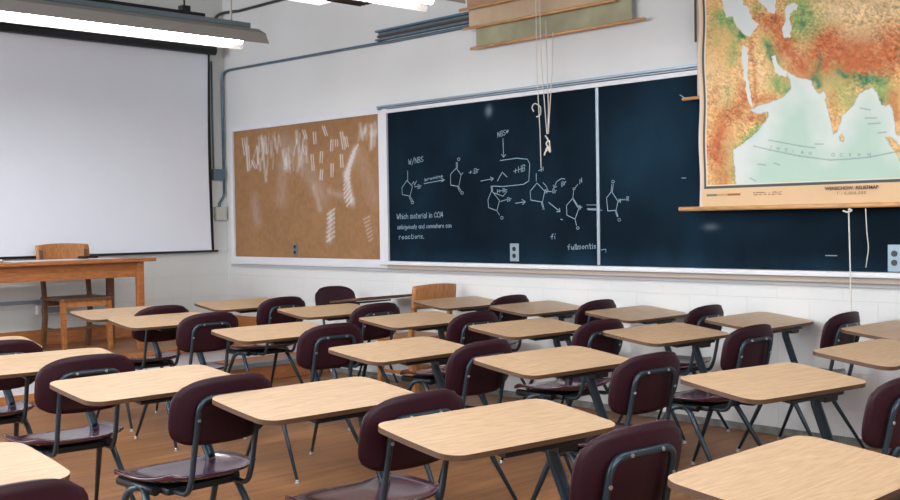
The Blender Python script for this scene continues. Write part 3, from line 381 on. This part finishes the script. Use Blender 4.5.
# land outlines (map plane metres)
MAP={'pale':[(6.348,2.459,6.743,2.427,0.14,0.8),(5.608,2.205,5.676,2.078,0.1,0.4),(5.879,2.235,5.943,2.11,0.07,0.5),(6.435,2.291,6.577,2.262,0.06,0.9),(6.103,2.209,6.166,2.23,0.05,0.5)],'grn':[(5.659,2.531,5.794,2.411,0.05,0.9),(5.746,2.339,5.732,2.252,0.04,0.5),(5.965,2.329,6.028,2.206,0.04,0.9),(6.027,2.09,6.102,2.036,0.05,0.9),(6.168,2.514,6.24,2.362,0.09,0.8),(6.136,2.348,6.167,2.429,0.05,0.6),(5.808,1.756,5.948,1.876,0.035,0.9),(5.747,1.711,5.745,1.471,0.04,0.8),(6.287,2.215,6.256,2.106,0.045,0.9),(6.375,2.066,6.49,1.916,0.1,0.5),(6.393,2.119,6.632,2.028,0.04,0.9),(6.416,2.106,6.604,2.042,0.04,0.6),(6.632,2.012,6.659,1.929,0.05,0.7),(5.651,1.717,5.65,1.535,0.04,0.3),(5.882,2.528,5.947,2.559,0.04,0.5),(5.709,1.954,5.696,2.076,0.04,0.3),(5.59,2.511,5.616,2.386,0.05,0.35)],'ora':[(6.01,2.451,6.073,2.298,0.05,0.8),(6.073,2.298,6.214,2.128,0.06,0.8),(6.134,2.148,6.227,2.222,0.05,0.5),(6.317,2.251,6.687,2.168,0.1,0.95),(6.347,2.303,6.323,2.172,0.06,0.9),(6.463,2.139,6.632,2.147,0.07,0.9),(6.715,2.244,6.848,2.201,0.1,0.8),(5.743,1.939,5.811,2.005,0.06,0.8),(5.653,1.91,5.603,1.72,0.06,0.85),(5.582,1.721,5.65,1.523,0.06,0.7),(5.83,1.897,5.922,1.889,0.03,0.7),(5.811,2.035,5.778,2.097,0.03,0.5),(5.877,1.999,6.007,2.005,0.02,0.6),(5.86,2.355,5.884,2.028,0.015,0.6),(5.888,2.468,6.042,2.435,0.05,0.7),(6.697,1.952,6.724,1.843,0.03,0.7),(6.357,1.984,6.368,1.832,0.03,0.3),(5.585,2.025,5.627,2.094,0.05,0.3)],'dg':[(5.781,2.4,5.814,2.384,0.014,0.9),(5.964,2.312,6.002,2.232,0.015,0.8),(6.244,2.091,6.274,2.048,0.02,0.8),(6.299,2.197,6.263,2.122,0.012,0.6),(6.393,2.108,6.451,2.074,0.014,0.9),(6.491,2.076,6.621,2.04,0.016,0.8),(6.531,2.028,6.576,2.045,0.02,0.7),(6.642,1.93,6.653,1.913,0.015,0.9),(6.204,2.48,6.185,2.381,0.015,0.5)],'lines':[(5.868,1.728,5.972,1.699),(5.972,1.699,6.161,1.653),(6.161,1.653,6.343,1.621),(6.343,1.621,6.46,1.621),(6.46,1.621,6.574,1.626),(6.574,1.626,6.685,1.642),(6.685,1.642,6.766,1.653),(5.966,1.757,6.162,1.711),(6.162,1.711,6.254,1.694),(5.893,1.62,5.946,1.612),(5.997,1.621,6.036,1.608),(5.84,1.54,5.879,1.521),(6.547,1.841,6.609,1.836),(6.564,1.807,6.631,1.807),(6.619,1.754,6.663,1.756),(6.254,1.716,6.302,1.713),(6.519,1.898,6.575,1.882)],'letters':[('I',5.985,1.707),('N',6.03,1.695),('D',6.081,1.684),('I',6.124,1.674),('A',6.18,1.664),('N',6.229,1.655),('O',6.367,1.64),('C',6.414,1.637),('E',6.466,1.634),('A',6.517,1.633),('N',6.574,1.631)],'sea':[[(5.85,1.954),(5.962,1.974),(6.058,2.0),(6.108,2.047),(6.102,2.094),(6.078,2.119),(6.09,2.135),(6.165,2.099),(6.238,2.08),(6.244,2.051),(6.274,2.003),(6.31,2.011),(6.321,1.959),(6.344,1.856),(6.368,1.765),(6.385,1.775),(6.409,1.829),(6.415,1.868),(6.473,1.918),(6.519,1.98),(6.553,1.998),(6.587,2.006),(6.615,1.976),(6.637,1.909),(6.659,1.902),(6.686,1.91),(6.707,1.828),(6.723,1.746),(6.756,1.707),(7.051,1.637),(7.049,1.173),(5.735,1.171),(5.739,1.58),(5.727,1.713),(5.808,1.756),(5.888,1.81),(5.967,1.898),(5.961,1.921),(5.883,1.916),(5.843,1.943)],[(5.621,2.808),(5.653,2.622),(5.68,2.51),(5.728,2.515),(5.761,2.439),(5.807,2.391),(5.847,2.374),(5.881,2.411),(5.907,2.448),(5.861,2.478),(5.835,2.547),(5.809,2.568),(5.798,2.777)],[(5.863,2.707),(5.902,2.584),(5.94,2.548),(5.966,2.504),(6.011,2.491),(6.011,2.567),(6.044,2.677)],[(6.087,2.526),(6.125,2.532),(6.155,2.516),(6.149,2.494),(6.118,2.493),(6.105,2.438),(6.117,2.379),(6.104,2.34),(6.067,2.345),(6.054,2.381),(6.08,2.441),(6.074,2.499)],[(5.8,2.333),(5.827,2.317),(5.833,2.24),(5.832,2.151),(5.851,2.031),(5.857,1.954),(5.824,2.016),(5.805,2.154),(5.793,2.256)],[(5.983,2.246),(6.009,2.248),(6.028,2.194),(6.065,2.155),(6.09,2.135),(6.077,2.108),(6.04,2.123),(6.008,2.162)]],'isl':[[(6.414,1.762),(6.426,1.734),(6.42,1.712),(6.403,1.724),(6.403,1.752)],[(6.663,1.729),(6.702,1.721),(6.75,1.665),(6.845,1.596),(6.845,1.516),(6.739,1.601)]]}
def inpoly(X, Z, poly):
    ins = np.zeros(X.shape, bool); n = len(poly); j = n-1
    for i in range(n):
        xi, zi = poly[i]; xj, zj = poly[j]
        c = ((zi > Z) != (zj > Z)) & (X < (xj-xi)*(Z-zi)/(zj-zi+1e-12)+xi); ins ^= c; j = i
    return ins
def edgedist(X, Z, poly):
    d = np.full(X.shape, 9.)
    for a, b in zip(poly, poly[1:]+poly[:1]): d = np.minimum(d, segdist(X, Z, a, b))
    return d
def map_col(X, Z):
    wx = X+(vnoise(X, Z, 26, 21, 3)-.5)*.022; wz = Z+(vnoise(X, Z, 26, 22, 3)-.5)*.022
    sea = np.ones(X.shape, bool)
    land = ~inpoly(wx, wz, MAP['sea'][0])
    for p in MAP['sea'][1:]: land &= ~inpoly(wx, wz, p)
    for p in MAP['isl']: land |= inpoly(wx, wz, p)
    n1 = vnoise(X, Z, 5, 31)[..., None]; n2 = vnoise(X, Z, 40, 32, 3)[..., None]
    white = np.array(lin(216,220,214)); teal = np.array(lin(184,208,192))
    dc = edgedist(wx, wz, MAP['sea'][0])[..., None]
    k = np.clip(dc/.16-.1+(n1-.5)*1.2, 0, 1); C = white*(1-k)+teal*k
    bl = np.exp(-((X-5.86)/.06)**2-((Z-1.86)/.09)**2)[..., None]*.6; C = C*(1-bl)+np.array(lin(150,200,205))*bl
    inner = np.zeros(X.shape, bool)
    for p in MAP['sea'][1:]: inner |= inpoly(wx, wz, p)
    C = np.where(inner[..., None], np.array(lin(222,224,222)), C)
    base = np.array(lin(232,184,122)); ora = np.array(lin(196,108,62)); grn = np.array(lin(128,168,96)); dg = np.array(lin(52,128,92)); pale = np.array(lin(236,206,158))
    Lc = base*np.ones(X.shape+(3,))*(.92+.16*n1)
    for kind, col in (('pale', pale), ('grn', grn), ('ora', ora), ('dg', dg)):
        a = np.zeros_like(X)
        for (x1, z1, x2, z2, w, s) in MAP[kind]:
            a = 1-(1-a)*(1-s*np.exp(-(segdist(X+(n1[..., 0]-.5)*.06, Z+(n2[..., 0]-.5)*.03, (x1, z1), (x2, z2))/w)**2))
        a = np.clip(a*(.55+.9*n2[..., 0]), 0, 1)[..., None]; Lc = Lc*(1-a)+col*a
    rdg = np.abs(vnoise(X+Z*.4, Z, 22, 41, 3)-.5)*2; rdg2 = np.abs(vnoise(X, Z, 60, 42, 2)-.5)*2
    shade = (1-.30*np.exp(-(rdg/.07)**2)*np.clip(vnoise(X,Z,4,45)*2-.4,0,1)-.60*(vnoise(X*1.3+Z, Z*1.2-X*.3, 70, 43, 2)-.5)*2*np.clip(vnoise(X, Z, 6, 44)*2.4-.6, 0, 1))[..., None]; Lc = Lc*shade
    C = np.where(land[..., None], Lc, C)
    # coast line
    co = np.zeros_like(X)
    ed = dc[..., 0]
    for p in MAP['isl']: ed = np.minimum(ed, edgedist(wx, wz, p))
    co = np.exp(-(ed/.004)**2)[..., None]*.35; C = C*(1-co)+np.array(lin(90,110,90))*co
    # arcs and ticks drawn on the sea
    for (x1, z1, x2, z2) in MAP['lines']:
        a = (np.exp(-(segdist(X, Z, (x1, z1), (x2, z2))/.0035)**2)*.55)[..., None]; C = C*(1-a)+np.array(lin(96,104,122))*a
    # border and margin
    fx, fz = 5.525, 1.495
    out = (X < fx+.014) | (Z < fz+.006)
    C = np.where(out[..., None], np.array(lin(226,188,146))*(.94+.12*n1), C)
    fr1 = (((X > fx-.004) & (X < fx+.010) & (Z > fz-.010)) | ((Z > fz-.012) & (Z < fz+.004) & (X > fx-.004)))
    C = np.where(fr1[..., None], np.array(lin(74,82,82)), C)
    fr2 = (((X > fx+.010) & (X < fx+.02) & (Z > fz+.004)) | ((Z > fz+.004) & (Z < fz+.012) & (X > fx+.010)))
    C = np.where(fr2[..., None], np.array(lin(226,214,196)), C)
    e = X < MX0+.016; C = np.where(e[..., None] , np.array(lin(222,204,192)), C)
    # little colour key
    kx = (X-5.54)/.235
    key = (kx > 0) & (kx < 1) & (Z > 1.438) & (Z < 1.452)
    kc = np.where((kx < .3)[..., None], np.array(lin(110,122,96)), np.where((kx < .62)[..., None], np.array(lin(200,150,108)), np.array(lin(166,96,58))))
    C = np.where(key[..., None], kc, C)
    tx = ((np.abs(Z-1.452) < .004) | (np.abs(Z-1.438) < .003)) & (((X > 5.86) & (X < 6.05)) | ((X > 6.74) & (X < 6.9))) & (vnoise(X, Z, 90, 51, 1) > .45)
    C = np.where(tx[..., None], np.array(lin(150,116,88)), C)
    return C*.86
sh = grid_panel('map_sheet', MX0, MX1, MZ0, MZ1, MY, 560, 440, map_col, attr_mat('printed_map_canvas', 'paint', .6, .3), rm, LM)
for v in sh.data.vertices:
    x = v.co.x+LM[0]; z = v.co.z+LM[2]; v.co.y += .004*math.sin(z*11+math.sin(x*3))*math.exp(-(x-MX0)/.25) + .003*math.sin(x*5)
    v.co.x += .005*math.sin(z*13)*math.exp(-(x-MX0)/.12)
tobj('rod', [(5.345-LM[0], -.002, -.008), (7.35-LM[0], -.002, -.008)], .014, M['rod'], rm, 12)
def flat_text(name, body, size, x, z, y, m, parent, loc, sx=1., sp=1.):
    cu = bpy.data.curves.new(name, 'FONT'); cu.body = body; cu.size = size; cu.align_x = 'CENTER'; cu.space_character = sp; cu.offset = .0007 if size > .0265 else .0002
    tmp = bpy.data.objects.new('tmp', cu); COL.objects.link(tmp); dg = bpy.context.evaluated_depsgraph_get(); dg.update()
    me = bpy.data.meshes.new_from_object(tmp.evaluated_get(dg)); bpy.data.objects.remove(tmp); me.name = name; me.materials.clear()
    me.transform(Matrix.Scale(sx, 4, (1, 0, 0))); me.transform(Matrix.Rotation(PI/2, 4, 'X')); me.transform(Matrix.Translation((x-loc[0], y-loc[1], z-loc[2])))
    return link(name, me, parent, [m])
ink = mat('map_ink', lin(78,58,46), .8); ink2 = mat('faded_ink', lin(126,134,144), .8)
flat_text('map_title', 'WENSCHOW  RELIEFMAP', .027, 6.47, 1.452, MY-.0105, ink, rm, LM, 1.0, 1.0)
flat_text('map_scale', '1 : 6,000,000', .022, 6.47, 1.425, MY-.0105, mat('map_ink_light', lin(120,90,66), .8), rm, LM, 1.1, 1.3)
for ch_, px, pz in MAP['letters']: flat_text('sea_name', ch_, .026, px, pz, MY-.0105, ink2, rm, LM)

# ------------------------------------------------------------------ cords
def cord(pts, label, r=.0035):
    o = tobj('pull_cord', pts, r, M['cord'], None, 6, rad=.04); tag(o, label, 'cord'); return o
o = cord([(4.198, -.15, 3.3), (4.2, -.15, 2.3), (4.222, -.15, 1.93), (4.227, -.15, 1.672)], 'leftmost straight white cord hanging from the rolled maps to the molecules')
tobj('knot', [(4.17, -.155, 2.07), (4.15, -.155, 2.10), (4.18, -.157, 2.13), (4.235, -.155, 2.10), (4.23, -.15, 2.04), (4.195, -.155, 2.03)], .004, M['cord'], o, 6, rad=.02)
cord([(4.228, -.15, 3.3), (4.239, -.15, 2.42), (4.27, -.15, 2.07), (4.284, -.15, 1.905)], 'second white cord from the left ending in a knot bundle')
cord([(4.288, -.15, 2.69), (4.293, -.15, 2.35), (4.302, -.15, 2.07), (4.291, -.15, 1.905)], 'third thin white cord leading to the knot bundle')
cord([(4.351, -.15, 2.60), (4.338, -.15, 2.34), (4.313, -.15, 2.07), (4.298, -.15, 1.905)], 'rightmost thin white cord leading to the knot bundle')
kx = 4.285
o = tobj('cord_knot', [(kx-.015, -.15, 1.895), (kx+.02, -.155, 1.86), (kx-.01, -.155, 1.84), (kx+.025, -.15, 1.80), (kx-.01, -.155, 1.79), (kx-.03, -.15, 1.75), (kx, -.15, 1.82), (kx+.03, -.15, 1.77), (kx+.02, -.15, 1.86)], .0055, M['cord'], None, 6, rad=.02); tag(o, 'knotted white cord bundle hanging over the chalkboard', 'cord')
o = cord([(6.45, -.12, 1.345), (6.455, -.118, 1.1), (6.46, -.115, .7), (6.45, -.10, .50)], 'long white cord hanging from the relief map down the wall', .004)
tobj('knot', [(6.42, -.125, 1.335), (6.45, -.13, 1.325), (6.475, -.125, 1.337), (6.455, -.13, 1.345)], .005, M['cord'], o, 6, rad=.01)
tobj('cord_end', [(6.45, -.10, .50), (6.47, -.10, .46), (6.43, -.11, .43), (6.46, -.1, .42)], .0035, M['cord'], o, 6, rad=.02)
cord([(6.545, -.115, 1.345), (6.55, -.11, 1.2), (6.56, -.11, 1.13), (6.54, -.105, 1.02)], 'short thin cord hanging below the relief map in front of the board', .003)

# ------------------------------------------------------------------ light fixtures
def fixture(x, y0, length, label, z=2.60):
    t = thing('pendant_light', label, 'light', (x, y0, z))
    L_ = -length
    for s, l in ((0, 0),):
        bm = bmesh.new(); tube(bm, [(0, L_, .012), (0, 0, .012)], .027, 12); obj('lamp_tube', bm, M['tube'], t)
    bm = bmesh.new()
    prof = [(-.17, -.018), (-.13, .06), (-.05, .10), (.05, .10), (.13, .06), (.17, -.018)]; A = [bm.verts.new((px, L_, pz)) for px, pz in prof]; B = [bm.verts.new((px, .12, pz)) for px, pz in prof]
    for k in range(len(prof)-1): bm.faces.new((A[k], A[k+1], B[k+1], B[k]))
    o = obj('reflector', bm, M['reflector'], t); s = o.modifiers.new('s', 'SOLIDIFY'); s.thickness = .004
    bobj('channel', (-.035, .035, L_, .06, .105, .14), M['greyplate'], t, bev=.002)
    bobj('hanger_rail', (-.02, .02, L_, -.3, .145, .165), M['black'], t)
    k = 0
    for yy in (.0-.08, -.45, L_+.5):
        tobj('rod', [(0, yy, .14), (0, yy, H-z)], .006 if k else .008, M['cord'] if k == 0 else M['black'], t, 8); k += 1
    bobj('hanger_clip', (-.03, .03, -.48, -.42, .14, .20), M['black'], t)
    return t
fixture(2.66, -1.56, 5.6, 'long fluorescent pendant light above the projection screen, nearest the left wall')
fixture(4.56, -1.50, 5.6, 'fluorescent pendant light whose bright end shows beside the projector')
fixture(6.46, -1.50, 5.6, 'fluorescent pendant light above the frame over the middle desks')
fixture(8.36, -1.50, 5.6, 'fluorescent pendant light above the frame over the right hand desks')
# projector
pj = thing('projector', 'black ceiling projector cropped by the top edge beside the glowing white housing', 'projector', (4.19, -1.79, 2.63))
bobj('body', (-.09, .12, -.16, .16, .0, .12), M['black'], pj, bev=.012)
for k in range(6): bobj('vent_fin', (-.085+.034*k, -.075+.034*k, -.13, .13, -.008, -.0005), M['darksteel'], pj)
tobj('mount_pole', [(0, 0, .12), (0, 0, H-2.63)], .02, M['black'], pj)
bm = bmesh.new(); tube(bm, [(-.0, -.162, .06), (-.0, -.18, .06)], .035, 16); obj('lens', bm, M['steel'], pj)
bl = thing('glowing_housing', 'white housing with added glow, cropped by the top edge, left of the projector', 'light', (4.0, -1.90, 2.645))
bobj('glow_body', (-.12, .035, -.14, .10, .0, .10), mat('white_glow', (.8,.8,.8), .5, emit=(.95,.98,1), estr=1.1), bl, bev=.006)  # white housing beside the projector, emission added to make it bright, not a lamp
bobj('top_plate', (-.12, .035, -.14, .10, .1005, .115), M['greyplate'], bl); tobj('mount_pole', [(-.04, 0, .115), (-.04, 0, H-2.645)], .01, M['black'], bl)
# ------------------------------------------------------------------ teacher's table and chair on the platform
tt = thing('teacher_table', 'long wooden teacher table standing on the platform before the screen', 'table', (.68, -2.96, ZP))
bobj('tabletop', (-.33, .33, -1.9, 1.62, .725, .752), M['deskwood'], tt, bev=.004)
bobj('apron_front', (.235, .255, -1.75, 1.471, .60, .7245), M['deskwood'], tt); bobj('apron_back', (-.255, -.235, -1.75, 1.471, .60, .7245), M['deskwood'], tt)
bobj('apron_side', (-.234, .234, 1.452, 1.470, .60, .7245), M['deskwood'], tt)
for sx in (-1, 1):
    for y in (1.50, -1.7):
        x = sx*.262; bobj('leg', (x-.026, x+.026, y-.028, y+.028, .001, .7246), M['deskwood'] if sx > 0 else M['darkwood'], tt, bev=.004)
tag(bobj('paper_sheet', (.52, .80, -2.45, -1.85, ZP+.7522, ZP+.756), M['paper']), 'white papers lying flat on the teacher table before the chair', 'paper')
tag(bobj('paper_sheet', (.55, .78, -1.72, -1.55, ZP+.7522, ZP+.755), M['paper']), 'small white paper at the right end of the teacher table', 'paper')
t = thing('marker_pen', 'dark marker lying on the teacher table right of the chair back', 'marker', (.52, -1.72, ZP+.7655)); tobj('barrel', [(0, -.07, 0), (0, .05, 0)], .011, M['black'], t); tobj('cap', [(0, .0505, 0), (0, .10, 0)], .014, M['black'], t)
t = thing('book', 'flat black book at the left image edge on the teacher table', 'book', (.50, -2.62, ZP+.753)); bobj('cover', (-.09, .09, -.17, .17, 0, .022), M['black'], t, bev=.003); bobj('pages', (-.085, .093, -.165, .165, .004, .018), M['paper'], t)

def wooden_chair(name, label, loc, rz, w=.42, d=.40, seat=.44, back=.86, legdark=False, seatdark=False, panel=True):
    # faces local +X ; origin on the floor at the seat centre
    t = thing(name, label, 'chair', loc, rz); m = M['oakchair']; md = M['darkwood'] if legdark else m
    bm = bmesh.new(); ol = rrect(d+.03, w+.02, .03); prism(bm, ol, seat-.022, seat, 0, 0, 0); obj('seat', bm, M['darkwood'] if seatdark else m, t)
    for s, nm in ((-1, 0), (1, 0)):
        y = s*(w/2-.022)
        bm = bmesh.new(); tubez(bm, [(-d/2-.04, y, .0), (-d/2+.015, y, seat*.6), (-d/2+.012, y, seat), (-d/2-.05, y, back-.04)], .021, .017); obj('back_post', bm, md, t)
        bm = bmesh.new(); tubez(bm, [(d/2-.01, y, .0), (d/2-.03, y, seat-.023)], .019, .022); obj('leg', bm, m if not seatdark else M['deskwood'], t)
        bobj('stretcher', (-d/2+.02, d/2-.03, y-.008, y+.008, .16, .185), md, t)
    bobj('seat_rail', (d/2-.035, d/2-.012, -w/2+.045, w/2-.045, seat-.075, seat-.0225), m, t); bobj('seat_rail', (-d/2+.02, -d/2+.035, -w/2+.045, w/2-.045, seat-.075, seat-.0225), md, t)
    bobj('stretcher', (-.01, .01, -w/2+.03, w/2-.03, .163, .18), md, t)
    # curved back panel
    h = .13 if panel is True else panel; bm = bmesh.new(); n = 12; rows = []
    for j in range(9):
        v = j/8; z = back-h+h*v; row = []
        for i in range(n+1):
            u = -1+2*i/n; yy = u*(w/2+.012)*(1-.04*max(0, abs(v-.5)*2-.6)); zz = z+(.012*(1-u*u) if v > .5 else 0)*(v-.5)*2
            row.append(bm.verts.new((-d/2-.045-.03*(1-u*u)+.0-.02*(v-.5), yy, zz)))
        rows.append(row)
    for a, b in zip(rows[:-1], rows[1:]):
        for i in range(n): bm.faces.new((a[i], a[i+1], b[i+1], b[i]))
    o = obj('backrest', bm, m, t, True); s = o.modifiers.new('s', 'SOLIDIFY'); s.thickness = .018; s.offset = 0
    return t, d, w, md
def tubez(bm, pts, a, b):
    # square-section post with section half sizes a -> b, kept horizontal
    R_ = []
    for i, p in enumerate(pts):
        s = a+(b-a)*i/(len(pts)-1); R_.append([bm.verts.new((p[0]+sx*s, p[1]+sy*s*.85, p[2])) for sx, sy in ((-1, -1), (1, -1), (1, 1), (-1, 1))])
    for p, q in zip(R_[:-1], R_[1:]):
        for k in range(4): bm.faces.new((p[k], p[(k+1) % 4], q[(k+1) % 4], q[k]))
    bm.faces.new(R_[0][::-1]); bm.faces.new(R_[-1])
tc_, d_, w_2, md_ = wooden_chair('wooden_chair', 'wooden armless chair tucked behind the teacher table on the platform', (.56, -1.83, ZP), 0., .44, .38, .44, .87, True, True)
bobj('slat', (-.22, -.20, -.19, .19, .575, .615), M['darkwood'], tc_)
wc, d_, w_2, md_ = wooden_chair('wooden_chair', 'golden plywood chair standing among the far student desks by the board wall', (3.03, -.29, 0), PI, .42, .38, .44, .83, False, False, .17)
wc.name = 'wooden_chair'

# ------------------------------------------------------------------ student desks (student faces local -X)
TILT = math.radians(6.6)
def leg_pts(sx, sy):
    if sx < 0: return [(.24, sy*.155, .385), (.16, sy*.185, .378), (-.01, sy*.225, .014)]
    return [(.20, sy*.155, .385), (.27, sy*.185, .378), (.50, sy*.235, .014)]
def make_desk():
    t = thing('student_desk', 'x', 'student desk')
    bm = bmesh.new(); prism(bm, rrect(.355, .655, [.055, .05, .05, .055], .018), -.008, .008)
    tops = [e for e in bm.edges if all(v.co.z > .01 for v in e.verts)]
    bmesh.ops.bevel(bm, geom=tops, offset=.003, segments=2, affect='EDGES')
    for f_ in bm.faces:
        if f_.material_index == 0 and len(f_.verts) < 8 and f_.normal.z < .99: f_.material_index = 1
    o = obj('desktop', bm, [M['laminate'], M['edge'], M['underside']], t); o.rotation_euler = (0, TILT, 0); o.location = (0, 0, .712)
    # bracket under the desktop
    bm = bmesh.new(); box(bm, -.06, .16, -.13, .19, .678, .690, bev=.003); box(bm, .06, .15, .09, .17, .655, .678, bev=.003)
    o = obj('desk_bracket', bm, M['black'], t)
    o.rotation_euler = (0, TILT, 0); o.location = (-.077, 0, .009)
    tobj('desk_post', [(.09, .12, .665), (.09, .12, .63), (.125, .165, .46), (.145, .175, .395), (.22, .15, .385)], .0195, M['frame'], t, 12, rad=.04)
    # seat shell
    bm = bmesh.new(); n = 18; V = {}
    for i in range(n+1):
        for j in range(n+1):
            u = -1+2*i/n; v = -1+2*j/n
            # squircle mapping
            x = u*math.sqrt(max(0, 1-v*v*.42)); y = v*math.sqrt(max(0, 1-u*u*.42)); s = 1/math.sqrt(1-.42*.5)
            x *= .225*1.08; y *= .215*1.08
            r = max(abs(u), abs(v)); z = .445-.018*(1-min(1, r)**3)+.012*(abs(v)**4)
            if u < -.5: z -= .03*((-u-.5)/.5)**2
            if u > .3: z += .018*((u-.3)/.7)**2
            V[i, j] = bm.verts.new((.228+x, y, z-.014))
    for i in range(n):
        for j in range(n): bm.faces.new((V[i, j], V[i+1, j], V[i+1, j+1], V[i, j+1]))
    o = obj('seat', bm, M['plastic'], t, True); s = o.modifiers.new('s', 'SOLIDIFY'); s.thickness = .009; s.offset = -1
    # backrest shell
    bm = bmesh.new(); n = 16; mrows = 10; V = {}
    for i in range(n+1):
        for j in range(mrows+1):
            u = -1+2*i/n; v = -1+2*j/mrows
            kk = .10+.26*(abs(u*v))**2; x2 = u*math.sqrt(1-v*v*kk); y2 = v*math.sqrt(1-u*u*kk)
            yy = x2*.208; zz = y2*.113; zz += .010*(1-u*u)*(1 if v > 0 else .0)*max(0, v)
            V[i, j] = bm.verts.new((.512-.034*(u*u)+zz*.20, yy, .670+zz))
    for i in range(n):
        for j in range(mrows): bm.faces.new((V[i, j], V[i+1, j], V[i+1, j+1], V[i, j+1]))
    o = obj('backrest', bm, M['backplastic'], t, True); s = o.modifiers.new('s', 'SOLIDIFY'); s.thickness = .009; s.offset = 0
    # back frame: inverted U with both feet curling under the seat
    w = .122; zt = .722
    pts = [(.22, -w, .385), (.445, -w, .385), (.472, -w, .44), (.534, -w, zt), (.534, w, zt), (.472, w, .44), (.445, w, .385), (.22, w, .385)]
    o = tobj('back_frame', pts, .0102, M['frame'], t, 10, rad=[.035, .03, .05, .05, .03, .035])
    bm = bmesh.new()
    for y, z, x in ((-w, .65, .527), (w, .65, .527), (-.06, zt, .544), (.06, zt, .544)): b_ = bmesh.new(); tube(b_, [(x, y, z), (x+.004, y, z)], .006, 8); obj('bolt', b_, M['chrome'], o)
    bm.free()
    # mount under the seat
    bm = bmesh.new(); box(bm, .09, .36, -.15, .15, .372, .398, bev=.008); tube(bm, [(.06, -.165, .385), (.31, -.165, .385)], .018, 10); tube(bm, [(.06, .165, .385), (.31, .165, .385)], .018, 10)
    obj('seat_mount', bm, M['black'], t)
    for sx in (-1, 1):
        for sy in (-1, 1):
            p = leg_pts(sx, sy); o = tobj('leg', p, .0135, M['frame'], t, 10, r2=.008, rad=.05)
            e = p[-1]; bm = bmesh.new(); tube(bm, [(e[0], e[1], .018), (e[0], e[1], .006)], .009, 10); tube(bm, [(e[0], e[1], .006), (e[0], e[1], .0005)], .0135, 10); obj('glide', bm, M['chrome'], o)
    return t
def copy_thing(src, name):
    r = src.copy(); COL.objects.link(r)
    for chd in src.children:
        c = chd.copy(); COL.objects.link(c); c.parent = r; c.matrix_parent_inverse = chd.matrix_parent_inverse.copy()
        for g in chd.children:
            d = g.copy(); COL.objects.link(d); d.parent = c; d.matrix_parent_inverse = g.matrix_parent_inverse.copy()
    return r
proto = make_desk()
DESKS = [
 (6.53,-5.077,0,'student desk at the bottom left corner, mostly cropped by the frame'),
 (5.51,-3.89,1,'student desk with pale top overlapping the lower left maroon chair back'),
 (4.554,-3.883,-4,'student desk whose pale top meets the left edge above the lower left chair'),
 (3.683,-3.891,-4,'student desk at the left edge closest to the platform in the left file'),
 (2.358,-2.337,0,'far student desk directly before the teacher chair, partly hidden by the next desk'),
 (3.112,-2.446,-1,'student desk whose left tip overlaps another desk below the teacher table right leg'),
 (2.355,-1.384,0,'farthest student desk below the cream outlet box in the corner'),
 (4.283,-2.443,-1,'student desk left of centre, third back from the corkboard, bare metal leg feet behind it'),
 (3.38,-1.372,-1,'student desk in front of the reversed purple chair'),
 (6.29,-3.69,-1,'large student desk left of centre with legs and bare floor visible behind it'),
 (5.459,-2.565,2,'student desk in the centre of the room with a wooden chair seat showing behind'),
 (4.366,-1.481,0,'student desk in front of the golden plywood chair'),
 (3.597,-0.34,0,'student desk top touching the golden plywood chair back'),
 (7.097,-3.654,-5,'large student desk at bottom centre nearest the camera but one'),
 (6.27,-2.434,-3,'student desk right of centre with a maroon seat showing under its top'),
 (5.247,-1.44,-1,'student desk straight below the chalkboard outlet, second row out from the board wall'),
 (4.377,-0.359,0,'student desk touching the board wall straight below the light grey chalkboard outlet'),
 (6.008,-1.234,-3,'student desk before the maroon chair under the left edge of the relief map'),
 (5.175,-0.347,0,'student desk touching the board wall just right of the chalkboard divider'),
 (8.036,-3.636,1,'student desk nearest the camera at the bottom right corner'),
 (7.251,-2.371,-9,'large student desk on the right with crossed legs and a maroon seat below left'),
 (6.03,-0.347,0,'student desk by the board wall under the relief map left half, casting a shadow'),
 (7.202,-1.339,-3,'student desk cut by the right edge, the nearer and lower of two there'),
 (6.872,-0.411,-3,'student desk cut by the right edge, the farther one close to the board wall'),
 (2.675,-0.384,180,'student desk turned around, purple chair front facing the room'),
]
for i, (x, y, rz, lab) in enumerate(DESKS):
    o = proto if i == 0 else copy_thing(proto, 'student_desk')
    body = 180 if rz == 180 else max(-4, min(2, rz)) if i != 20 else -6
    o.location = (x, y, 0); o.rotation_euler = (0, 0, math.radians(body)); o['label'] = lab; o['group'] = 'student desks with attached maroon chairs'
    for ch_ in o.children:
        if ch_.name.startswith('desktop'): ch_.rotation_euler = (0, TILT, math.radians(rz-body))

# ------------------------------------------------------------------ light
w = bpy.data.worlds.new('world'); bpy.context.scene.world = w; w.use_nodes = True
w.node_tree.nodes['Background'].inputs[0].default_value = (.88, .93, 1, 1); w.node_tree.nodes['Background'].inputs[1].default_value = .17
def area(name, loc, target, sx, sy, power, color=(1, 1, 1)):
    l = bpy.data.lights.new(name, 'AREA'); l.shape = 'RECTANGLE'; l.size = sx; l.size_y = sy; l.energy = power; l.color = color
    o = bpy.data.objects.new(name, l); COL.objects.link(o); o.location = loc; d = Vector(target)-Vector(loc); o.rotation_euler = d.to_track_quat('-Z', 'Y').to_euler(); return o
area('window_light', (3.2, -9.2, 2.4), (5.0, 0, .9), 6.0, 2.4, 500, (.84, .92, 1))
area('screen_wall_fill', (12.3, -5.2, 2.3), (0, -3.2, 1.2), 5.5, 2.2, 290, (.88, .94, 1))  # added unseen fill behind the camera, brightens screen wall and far desks
sc_ = bpy.context.scene
sc_.view_settings.view_transform = 'Standard'; sc_.view_settings.look = 'None'; sc_.view_settings.exposure = 0; sc_.view_settings.gamma = 1
